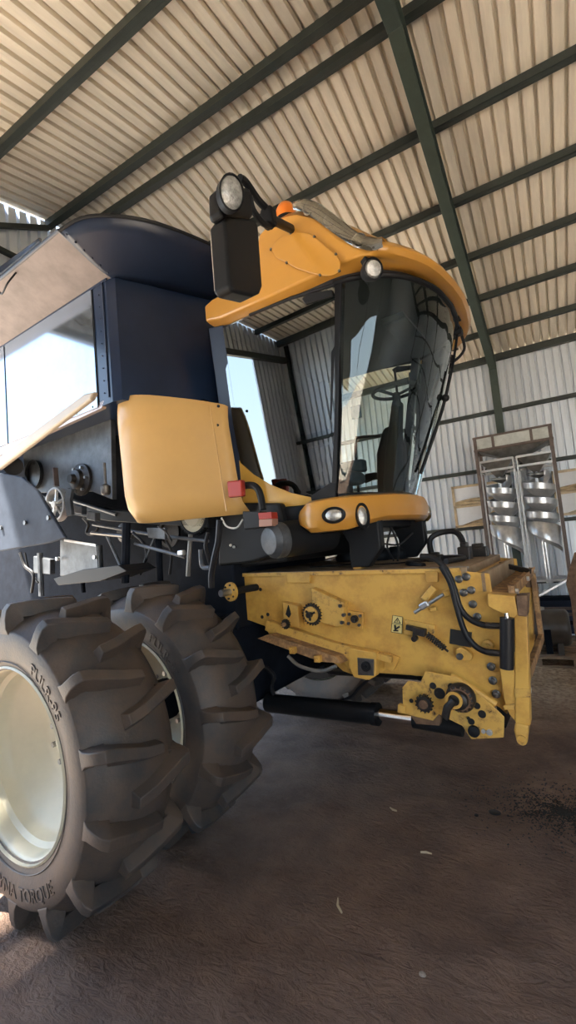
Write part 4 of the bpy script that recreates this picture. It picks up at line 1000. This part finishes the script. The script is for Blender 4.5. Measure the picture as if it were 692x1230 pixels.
g = G(); g.prism([(0.884,1.730,1.626),(1.027,1.730,1.592),(1.032,1.730,1.420),(0.880,1.730,1.430)], (0, .075, 0)); sub(g, 'tensioner_box', 'feeder_yellow', bevel=.006)
g = G(); g.prism([(0.913,1.720,1.527),(0.946,1.720,1.600),(0.962,1.720,1.527),(0.943,1.720,1.500)], (0, .01, 0)); sub(g, 'tensioner_slot', 'black')
g = G(); g.prism([(1.173,1.720,1.735),(1.418,1.720,1.628),(1.452,1.720,1.616),(1.432,1.720,1.442),(1.368,1.720,1.435),(1.175,1.720,1.476)], (0, .085, 0)); sub(g, 'sprocket_bracket', 'feeder_scratched', bevel=.008)
for q in [(1.424,1.700,1.594),(1.445,1.700,1.526),(1.425,1.700,1.470)]:
    g = G(); g.cyl(q, Vector(q)+Vector((0, .03, 0)), .014, n=6); sub(g, 'bolt', 'bolt')
g = G(); g.prism([(1.438,1.775,1.551),(1.574,1.775,1.532),(1.560,1.775,1.409),(1.412,1.775,1.438)], (0, .03, 0)); sub(g, 'bearing_plate', 'feeder_yellow', bevel=.004)
for q in [(1.464,1.760,1.522),(1.551,1.760,1.510),(1.537,1.760,1.442),(1.449,1.760,1.453)]:
    g = G(); g.cyl(q, Vector(q)+Vector((0, .02, 0)), .012, n=6); sub(g, 'bolt', 'bolt')
q = [(1.506,1.750,1.487)][0]; g = G(); g.cyl(q, Vector(q)+Vector((0, .04, 0)), .028, n=16); g.cyl(Vector(q)-Vector((0, .02, 0)), q, .014, n=10); sub(g, 'bearing_cap', 'dark_steel', smooth=True)
# flanged shaft stub at the rear top corner
q = Vector([(0.529,1.500,1.746)][0]); g = G(); g.lathe([(.078, 0), (.078, .022), (.03, .024)], q, (.15, 1, 0), 28); fs = sub(g, 'shaft_flange', 'feeder_yellow', smooth=True)
g = G(); g.cyl(q+Vector((-.01, -.10, 0)), q+Vector((0, .0, 0)), .028, n=16); sub(g, 'shaft', 'steel', smooth=True)
g = G(); g.cyl(q+Vector((0, .02, 0)), q+Vector((.05, .32, 0)), .030, n=16); sub(g, 'shaft', 'black', smooth=True)
for i in range(6):
    a = i*math.pi/3+.3; p = q+Vector((.056*math.cos(a), 0, .056*math.sin(a))); g = G(); g.cyl(p, p-Vector((0, .012, 0)), .009, n=6); sub(g, 'bolt', 'dark_steel')
for q in [(0.624,1.795,1.727),(0.617,1.795,1.491),(0.945,1.795,1.365),(0.681,1.795,1.513)]:
    g = G(); g.cyl(q, Vector(q)-Vector((0, .004, 0)), .015, n=12); sub(g, 'hole', 'ink')
# warning sticker with its pictogram
ST_ = [(1.797,1.797,1.511),(1.870,1.797,1.500),(1.851,1.797,1.382),(1.771,1.797,1.392)]
g = G(); g.prism(ST_, (0, .003, 0)); sub(g, 'warning_sticker', 'sticker', label='pale yellow warning sticker')
def inst(fx, fz):
    a, b, c, d = [Vector(p) for p in ST_]; t = a+(b-a)*fx; bb_ = d+(c-d)*fx; return t+(bb_-t)*fz+Vector((0, -.003, 0))
g = G(); g.prism([inst(.5, .08), inst(.85, .42), inst(.15, .42)], (0, .002, 0)); tri = sub(g, 'pictogram', 'ink')
g = G(); g.prism([inst(.5, .17)-Vector((0, .001, 0)), inst(.72, .38)-Vector((0, .001, 0)), inst(.28, .38)-Vector((0, .001, 0))], (0, .002, 0)); sub(g, 'pictogram', 'sticker')
g = G(); g.bar(inst(.5, .22)-Vector((0, .002, 0)), inst(.5, .35)-Vector((0, .002, 0)), .003, .006); g.bar(inst(.3, .55), inst(.4, .9), .004, .014); g.bar(inst(.75, .6), inst(.35, .82), .004, .012); g.bar(inst(.2, .9), inst(.65, .86), .004, .01); sub(g, 'pictogram', 'ink')
for a, c in (((0, 0), (1, 0)), ((1, 0), (1, 1)), ((1, 1), (0, 1)), ((0, 1), (0, 0)), ((0, .48), (1, .48))):
    g = G(); g.bar(inst(*a), inst(*c), .003, .003); sub(g, 'sticker_border', 'ink')
# spring catch, turnbuckle, window, levers
g = G(); g.prism([(1.885,1.785,1.484),(2.092,1.785,1.447),(2.077,1.785,1.362),(1.867,1.785,1.379)], (0, .02, 0)); sub(g, 'catch_plate', 'feeder_scratched', bevel=.003)
g = G(); g.bar(*[(1.908,1.740,1.441),(2.044,1.740,1.410)], .03, .035); g.bar(*[(1.962,1.730,1.421),(2.041,1.730,1.406)], .05, .05); q = [(1.958,1.720,1.361)][0]; g.cyl(q, Vector(q)+Vector((0, .05, 0)), .02, n=10); g.bar(*[(1.967,1.730,1.416),(1.954,1.730,1.353)], .02, .02); sub(g, 'catch', 'dark_steel', bevel=.003)
P_ = [Vector(p) for p in [(2.051,1.730,1.395),(2.157,1.730,1.306)]]
g = G(); pts_ = []; ax_ = (P_[1]-P_[0]); L_ = ax_.length; ax_.normalize(); sx_ = ax_.cross(Vector((0, 1, 0))).normalized(); sy_ = Vector((0, 1, 0))
for i in range(9*12+1):
    a = 2*math.pi*i/12; pts_.append(P_[0]+ax_*L_*i/(9*12)+(sx_*math.cos(a)+sy_*math.sin(a))*.018)
g.tube(pts_, .006, 5); g.tube([P_[0], P_[1]+ax_*.03], .008, 6); sub(g, 'coil_spring', 'dark_steel', smooth=True)
g = G(); g.tube([(1.981,1.730,1.541),(2.192,1.730,1.662)], .012, 8); q = [(2.056,1.730,1.586)][0]; sub(g, 'turnbuckle_rod', 'galv_dark', smooth=True)
g = G(); g.bar(*[(2.026,1.730,1.574),(2.086,1.730,1.608)], .045, .045); sub(g, 'turnbuckle_nut', 'steel', bevel=.01)
g = G(); g.bar(*[(2.042,1.770,1.619),(2.126,1.770,1.708)], .03, .05); g.bar(*[(2.078,1.760,1.558),(2.129,1.760,1.564)], .03, .03); sub(g, 'clevis', 'feeder_scratched', bevel=.006)
g = G(); g.prism([(2.168,1.770,1.679),(2.213,1.770,1.689),(2.224,1.770,1.645),(2.178,1.770,1.629)], (0, .04, 0)); sub(g, 'lug', 'feeder_yellow', bevel=.008)
g = G(); g.prism([(2.194,1.793,1.431),(2.330,1.793,1.412),(2.312,1.793,1.303),(2.176,1.793,1.325)], (0, .01, 0)); sub(g, 'opening', 'ink')
g = G(); g.bar(*[(2.195,1.790,1.431),(2.331,1.790,1.412)], .012, .012); sub(g, 'opening_edge', 'feeder_yellow')
g = G(); o2 = spline([(2.219,1.760,1.296),(2.262,1.760,1.309),(2.315,1.760,1.268),(2.311,1.760,1.231),(2.268,1.760,1.223),(2.218,1.760,1.247),(2.219,1.760,1.296)], 4)[:-1]; g.prism(o2, (0, .04, 0)); sub(g, 'latch_cam', 'feeder_yellow', bevel=.006)
q = [(2.243,1.745,1.252)][0]; g = G(); g.cyl(q, Vector(q)+Vector((0, .03, 0)), .022, n=12); sub(g, 'bolt', 'bolt', smooth=True)
q = [(2.423,1.760,1.326)][0]; g = G(); g.lathe([(.035, .04), (.035, 0), (.018, -.005), (.016, -.02), (.005, -.02)], q, (0, 1, 0), 18); sub(g, 'bolt', 'feeder_scratched', smooth=True)
# dome bolts down the front edge
for q in [(2.287,1.785,1.752),(2.336,1.785,1.766),(2.308,1.785,1.663),(2.357,1.785,1.678),(2.357,1.785,1.586),(2.374,1.785,1.505),(2.423,1.785,1.189),(2.422,1.785,1.101),(2.432,1.785,1.018)]:
    g = G(); q = Vector(q); g.lathe([(.026, .012), (.026, 0), (.019, -.004), (.017, -.016), (.006, -.019)], q, (0, 1, 0), 14); sub(g, 'bolt', 'bolt', smooth=True)
# front frame: posts, foot, top channels, mouth
PO = [(2.553,1.740,1.581),(2.673,1.740,1.535),(2.649,1.740,1.221),(2.615,1.740,0.893),(2.531,1.740,0.872),(2.476,1.740,1.006),(2.504,1.740,1.201)]
for f in (lambda p: p, lambda p: (p[0]-.10, 2*VC-p[1], p[2])):
    sgn = 1 if f((0, 0, 0))[1] == 0 else -1
    g = G(); g.prism([f(p) for p in [(2.608,1.720,1.548),(2.675,1.720,1.534),(2.615,1.720,0.871),(2.534,1.720,0.880)]], (0, .10*sgn, 0)); sub(g, 'front_post', 'feeder_yellow', bevel=.006)
    g = G(); g.prism([f(p) for p in [(2.472,1.700,1.665),(2.622,1.700,1.647),(2.627,1.700,1.537),(2.596,1.700,1.507),(2.463,1.700,1.588)]], (0, .12*sgn, 0)); sub(g, 'corner_gusset', 'feeder_yellow', bevel=.004)
    g = G(); g.prism([f(p) for p in [(2.631,1.700,1.647),(2.695,1.700,1.651),(2.675,1.700,1.522),(2.626,1.700,1.527)]], (0, .14*sgn, 0)); sub(g, 'corner_block', 'rust', bevel=.006)
    g = G(); g.prism([f(p) for p in [(2.483,1.730,1.213),(2.567,1.730,1.208),(2.537,1.730,0.877),(2.505,1.730,0.923),(2.486,1.730,1.001)]], (0, .06*sgn, 0)); sub(g, 'lower_gusset', 'feeder_yellow', bevel=.004)
    g = G(); g.prism([f(p) for p in [(2.536,1.710,0.884),(2.611,1.710,0.874),(2.594,1.710,0.804),(2.586,1.710,0.769),(2.556,1.710,0.745),(2.530,1.710,0.761),(2.521,1.710,0.833)]], (0, .08*sgn, 0)); sub(g, 'hook_foot', 'feeder_scratched', bevel=.012)
    q = Vector(f([(2.562,1.700,0.789)][0])); g = G(); g.lathe([(.028, 0), (.028, -.008), (.016, -.008), (.014, .002)], q, (0, sgn, 0), 18); sub(g, 'hook_pin', 'feeder_scratched', smooth=True)
    for y_ in (0, 1):
        A = [(2.554,1.715,1.087),(2.641,1.715,1.090),(2.635,1.715,1.040),(2.548,1.715,1.032)] if y_ == 0 else [(2.476,1.715,0.974),(2.543,1.715,0.992),(2.539,1.715,0.956),(2.482,1.715,0.950)]
        g = G(); g.prism([f(p) for p in A], (0, .02*sgn, 0)); sub(g, 'strap', 'feeder_scratched', bevel=.004)
FU = [(2.479,1.800,1.780),(2.566,1.800,1.640),(2.665,1.800,1.520)]
g = G(); g.prism([(2.42, 1.80, 1.79), (2.455, 1.80, 1.79), (2.455, 1.80, 1.66), (2.42, 1.80, 1.66)], (0, 1.40, 0)); sub(g, 'top_beam', 'feeder_dusty', bevel=.006)
g = G(); g.prism([(2.30, 1.80, 1.83), (2.345, 1.80, 1.83), (2.345, 1.80, 1.74), (2.30, 1.80, 1.74)], (0, 1.40, 0)); sub(g, 'top_beam', 'feeder_dusty', bevel=.006)
g = G(); g.prism([(2.455, 1.80, 1.665), (2.60, 1.80, 1.645), (2.60, 1.80, 1.62), (2.455, 1.80, 1.63)], (0, 1.40, 0)); sub(g, 'trough', 'bright_rust')
g = G(); g.bar((2.38, 2.9, 1.76), (2.62, 2.75, 1.70), .03, .04); sub(g, 'trough_strap', 'dark_steel', bevel=.004)
def ring_frame(g, u0, u1, v0, v1, z0, z1, t):
    for a, c in (((u0, v0, z0), (u1, v0+t, z1)), ((u0, v1-t, z0), (u1, v1, z1)), ((u0, v0, z1-t), (u1, v1, z1)), ((u0, v0, z0), (u1, v1, z0+t))): g.bb(a, c)
g = G(); ring_frame(g, 2.575, 2.615, 1.80, 3.20, 1.06, 1.70, .06); sub(g, 'mouth_frame', 'bright_rust', bevel=.006)
g = G(); g.bb((2.42, 1.82, .80), (2.46, 3.18, 1.66)); sub(g, 'mouth_back', 'black')
for q in ((2.612, 1.83, 1.66), (2.612, 1.83, 1.30), (2.612, 1.83, 1.05), (2.612, 2.5, 1.67), (2.612, 3.1, 1.67)):
    g = G(); g.cyl(q, (q[0]+.02, q[1], q[2]), .018, n=6); sub(g, 'bolt', 'galv')
g = G(); g.bb((2.54, 1.75, .98), (2.62, 1.80, 1.10)); sub(g, 'drive_block', 'dark_steel', bevel=.01)
# upright cylinder with two hoses
a, b = [(2.571,1.660,1.523),(2.535,1.660,1.220)]
g = G(); g.cyl(b, a, .040, n=22); cy = sub(g, 'tilt_cylinder', 'hose', smooth=True)
g = G(); g.cyl(a, Vector(a)+Vector((0, 0, .03)), .014, n=12); sub(g, 'cylinder_rod', 'chrome', smooth=True)
for pts_ in ([(2.075,1.700,1.926),(2.157,1.700,1.910),(2.231,1.700,1.834),(2.270,1.700,1.713),(2.296,1.700,1.578),(2.349,1.700,1.504),(2.430,1.700,1.469),(2.526,1.700,1.465)], [(2.208,1.690,1.852),(2.254,1.690,1.741),(2.278,1.690,1.580),(2.307,1.690,1.432),(2.358,1.690,1.344),(2.427,1.690,1.306),(2.517,1.690,1.301)]):
    g = G(); g.tube(pts_, .019, 10, 6); sub(g, 'hydraulic_hose', 'hose', smooth=True)
for pts_ in ([(2.443,1.685,1.472),(2.533,1.685,1.468)], [(2.425,1.675,1.310),(2.520,1.675,1.304)]):
    g = G(); g.tube(pts_, .020, 8); sub(g, 'hose_fitting', 'dark_steel', smooth=True)
g = G(); g.tube([(2.0, 2.0, 1.84), (1.85, 2.1, 1.86), (1.8, 2.4, 1.85), (2.0, 2.6, 1.86), (2.2, 2.4, 1.86), (2.15, 2.05, 1.86)], .022, 8, 6); sub(g, 'hydraulic_hose', 'hose', smooth=True)
for c_, s_ in (((1.95, 2.5, 1.86), (.12, .10, .07)), ((2.15, 2.7, 1.88), (.10, .12, .12)), ((2.2, 3.0, 1.87), (.16, .1, .1))):
    g = G(); g.box(c_, s_); g.box((c_[0], c_[1], c_[2]+s_[2]*.6), (s_[0]*.6, s_[1]*.6, s_[2]*.4)); sub(g, 'valve_block', 'dark_steel', bevel=.01)
g = G(); g.box((1.50, 1.95, 1.86), (.07, .09, .05)); g.box((1.50, 1.95, 1.90), (.05, .05, .05)); sub(g, 'bracket', 'feeder_yellow', bevel=.008)
g = G(); g.tube([(.9, 2.2, 1.87), (1.3, 2.35, 1.865), (1.6, 2.2, 1.86), (1.9, 2.3, 1.86)], .006, 6, 6); sub(g, 'wire', 'hose', smooth=True)
g = G(); g.bar((1.9, 1.84, 1.835), (2.35, 1.83, 1.825), .03, .012); sub(g, 'loose_strip', 'galv_dark')
# hose bow and covers behind the feeder, below the cab
g = G(); g.tube([(1.75, 3.1, 1.85), (1.74, 3.15, 2.02), (1.86, 3.2, 2.08), (2.0, 3.2, 2.05), (2.06, 3.2, 1.84)], .028, 8, 6); g.out('hose_bow', 'hose', HV, smooth=True)
for i, (u, v) in enumerate(((.9, 3.0), (1.08, 3.02), (1.26, 3.0), (1.4, 3.1))):
    g = G(); g.ball((u, v, 1.90), .13, (1, 1, .7)); g.out('cable_cover', 'black', HV, smooth=True)
for pts_ in ([(1.1, 2.9, 1.98), (1.3, 2.95, 2.02), (1.5, 2.9, 2.0), (1.62, 3.0, 2.1)], [(1.55, 2.6, 1.86), (1.5, 2.6, 2.0), (1.56, 2.65, 2.2)], [(1.62, 2.5, 1.86), (1.64, 2.5, 2.0), (1.58, 2.5, 2.2)]):
    g = G(); g.tube(pts_, .010, 6, 5); g.out('cable', 'hose', HV, smooth=True)
# gearbox plate low at the front
GP = [(1.853,1.680,1.040),(1.900,1.680,1.088),(1.985,1.680,1.084),(2.028,1.680,1.164),(2.183,1.680,1.143),(2.282,1.680,1.109),(2.351,1.680,1.053),(2.483,1.680,0.918),(2.465,1.680,0.797),(2.272,1.680,0.758),(2.225,1.680,0.834),(2.084,1.680,0.889),(2.041,1.680,0.841),(1.804,1.680,0.867),(1.809,1.680,0.912),(1.846,1.680,0.927)]
g = G(); g.prism(GP, (0, .014, 0)); gp = sub(g, 'gearbox_plate', 'feeder_scratched', bevel=.004)
for s_, rr in (("542,825", .028), ("573,848", .026), ("579,857", .03), ("566,867", .024), ("528,826", .036), ("521,822", .02), ("478,852", .02), ("493,842", .018)):
    pass
for q, rr in zip([(2.187,1.676,1.076),(2.332,1.676,0.971),(2.356,1.676,0.923),(2.286,1.676,0.869),(2.106,1.676,1.026),(2.068,1.676,1.071),(1.909,1.676,0.958)], (.022, .020, .024, .020, .036, .022, .014)):
    g = G(); g.cyl(q, Vector(q)+Vector((0, .006, 0)), rr, n=16); sub(g, 'hole', 'ink')
C3 = [(2.012,1.620,0.965)][0]; gear(C3, .060, 14, .03, 'dark_steel', 'drive_sprocket', tooth=.18)
g = G(); c_ = Vector(C3); g.lathe([(.03, .06), (.03, -.01), (.012, -.012)], c_, (0, 1, 0), 14); sub(g, 'sprocket_hub', 'rust', smooth=True)
C4 = Vector([(2.245,1.620,1.021)][0])
g = G(); g.lathe([(.085, .06), (.09, .05), (.09, .02), (.075, .0), (.058, -.01), (.055, -.04), (.04, -.05)], C4, (0, 1, 0), 26); sub(g, 'reverser_gear', 'dark_steel', smooth=True)
gear(C4-Vector((0, .012, 0)), .080, 16, .02, 'rust', 'reverser_sprocket')
g = G(); g.tube([C4+Vector((-.02, -.05, .01)), C4+Vector((-.065, -.06, -.04)), C4+Vector((-.085, -.06, -.10))], .025, 10); sub(g, 'reverser_lever', 'dark_steel', smooth=True)
g = G(); g.lathe([(.052, 0), (.052, -.012), (.035, -.012), (.035, 0)], C4-Vector((.02, .05, -.01)), (0, 1, 0), 20, False); sub(g, 'shaft_collar', 'feeder_yellow', smooth=True)
q = Vector([(2.296,1.665,0.813)][0]); g = G(); g.lathe([(.036, .02), (.034, -.005), (.012, -.012)], q, (0, 1, 0), 18); sub(g, 'rubber_stop', 'black', smooth=True)
q = Vector([(2.389,1.668,0.820)][0]); g = G(); g.lathe([(.018, .01), (.018, -.004), (.01, -.005)], q, (0, 1, 0), 16); g.lathe([(.013, .01), (.013, -.004), (.008, -.005)], q+Vector((-.035, 0, .002)), (0, 1, 0), 14); sub(g, 'bolt', 'galv', smooth=True)
g = G(); g.tube([(2.188,1.700,1.138),(2.253,1.700,1.111),(2.441,1.700,0.985)], .020, 8, 4); sub(g, 'shift_rod', 'feeder_yellow', smooth=True)
g = G(); g.prism([(1.818,1.660,0.931),(1.870,1.660,0.920),(1.858,1.660,0.869),(1.806,1.660,0.874)], (0, .04, 0)); sub(g, 'eye_block', 'feeder_scratched', bevel=.005)
g = G(); g.prism([(1.882,1.690,0.862),(2.059,1.690,0.926),(2.095,1.690,0.866),(2.078,1.690,0.811),(1.921,1.690,0.801)], (0, .05, 0)); sub(g, 'lever_plate', 'rust', bevel=.005)
for q, n_ in (([(2.181,1.668,0.968)][0], 1),):
    for i in range(6):
        a = i*1.05+.2; p = Vector(q)+Vector((.14*math.cos(a), 0, .10*math.sin(a))); g = G(); g.cyl(p, p-Vector((0, .01, 0)), .010, n=6); sub(g, 'bolt', 'dark_steel')
# lift rams below
for f in (lambda p: p, mir):
    R0, R1, R2, R3 = [Vector(f(p)) for p in [(0.506,1.920,0.717),(1.552,1.920,0.743),(1.823,1.920,0.740),(2.166,1.920,0.727)]]
    g = G(); g.cyl(R0, R1, .078, n=22); rm = g.out('lift_ram', 'black_gloss', HV, smooth=True)
    g = G(); g.cyl(R1, R2, .042, n=20); g.out('ram_rod', 'chrome', rm, smooth=True, label='bright chrome ram rod')
    g = G(); g.cyl(R2, R3, .06, n=20); g.out('ram_end', 'black', rm, smooth=True)
    g = G(); g.cyl(R1-(R1-R0).normalized()*.05, R1, .084, n=22); g.out('gland', 'black', rm, smooth=True)
    g = G(); g.tube([f(p) for p in [(0.584,1.920,0.768),(0.558,1.920,0.859),(0.595,1.920,0.955),(0.503,1.920,1.036)]], .02, 8, 4); g.out('ram_hose', 'hose', rm, smooth=True)
g = G(); g.tube([(1.106,1.950,0.758),(1.303,1.950,0.832),(1.399,1.950,0.918),(1.516,1.950,1.017)], .012, 8, 5); g.out('cable', 'hose', HV, smooth=True)

# ------------------------------------------------------------ odd things lying about
def pebble(name, px, r, m, label, cat, sq=(1, .8, .5)):
    x, y = px; g = G(); g.ball((0, 0, 0), r, sq, 10); o = g.out(name, m, smooth=True); o.location = (x, y, ground_z(x, y)+r*sq[2]*.7); return tag(o, label, cat)
M['straw'] = mat('dry straw', (.55, .45, .30), .8)
M['stone'] = mat('pale stone', (.40, .34, .28), .85, var=.3, vscale=40)
q = [(-1.375,2.924,0.000)][0]
def twig(px, ang, L_, label):
    x, y = px[0], px[1]; g = G(); d_ = Vector((math.cos(ang), math.sin(ang), 0)); p = Vector((x, y, 0)); pts_ = [p+d_*L_*t for t in (-.5, 0, .5)]
    pts_[1] += Vector((-d_.y, d_.x, 0))*L_*.12
    pts_ = [Vector((a.x, a.y, ground_z(a.x, a.y)+.008)) for a in pts_]
    g.tube(pts_, [.006, .008, .004], 6, 0); return tag(g.out('twig', 'straw', smooth=True), label, 'twig')
twig([(-1.311,2.463,0.000)][0], 2.2, .10, 'short curved straw stalk on the earth in front of the wheels')
twig([(-0.961,3.067,0.000)][0], .2, .07, 'small straw stalk lying on the earth right of the middle')
twig([(-1.321,3.508,0.000)][0], 2.9, .06, 'thin straw stalk on the earth below the feeder house')
pebble('pebble', [(-0.785,2.245,0.000)][0][:2], .018, 'stone', 'small pale pebble on the earth near the bottom edge', 'pebble')
pebble('pebble', [(-0.618,3.731,0.000)][0][:2], .035, 'ink', 'dark clod on the earth left of the scattered chaff', 'clod', (1.3, 1, .3))
pebble('pebble', [(-0.733,3.641,0.000)][0][:2], .016, 'ink', 'small dark clod farther left of the scattered chaff', 'clod', (1, 1, .5))
# orange-topped saw and bits beyond the feeder
t = empty('chainsaw', (-1.08, 7.1, 1.02), .3, 'small orange chainsaw on the far bench seen over the feeder house', 'chainsaw')
g = G(); g.prism([(-.16, -.08, 0), (.12, -.08, 0), (.14, -.08, .08), (.04, -.08, .17), (-.14, -.08, .15)], (0, .16, 0)); g.out('body', 'orange', t, bevel=.03, seg=3)
g = G(); g.prism([(-.30, -.02, .02), (-.12, -.02, .02), (-.12, -.02, .14), (-.30, -.02, .12)], (0, .04, 0)); g.out('rear_handle', 'white', t, bevel=.015)
g = G(); g.tube([(.05, -.1, .05), (.06, -.1, .25), (.03, .1, .25), (.02, .1, .06)], .012, 8, 5); g.out('front_handle', 'black', t, smooth=True)
g = G(); g.prism([(.12, -.01, .03), (.45, -.01, .04), (.45, -.01, .10), (.12, -.01, .11)], (0, .012, 0)); g.out('guide_bar', 'steel', t, bevel=.003)
t = empty('trestle_bench', (-1.0, 7.1, 0), 0, 'low dark bench carrying the chainsaw beyond the feeder house', 'bench')
g = G(); g.bb((-.45, -.25, .96), (.45, .25, 1.02)); g.out('bench_top', 'chassis', t, bevel=.004)
for x in (-.4, .4):
    for y in (-.2, .2):
        g = G(); g.bb((x-.03, y-.03, -.03), (x+.03, y+.03, .96)); g.out('leg', 'chassis', t)
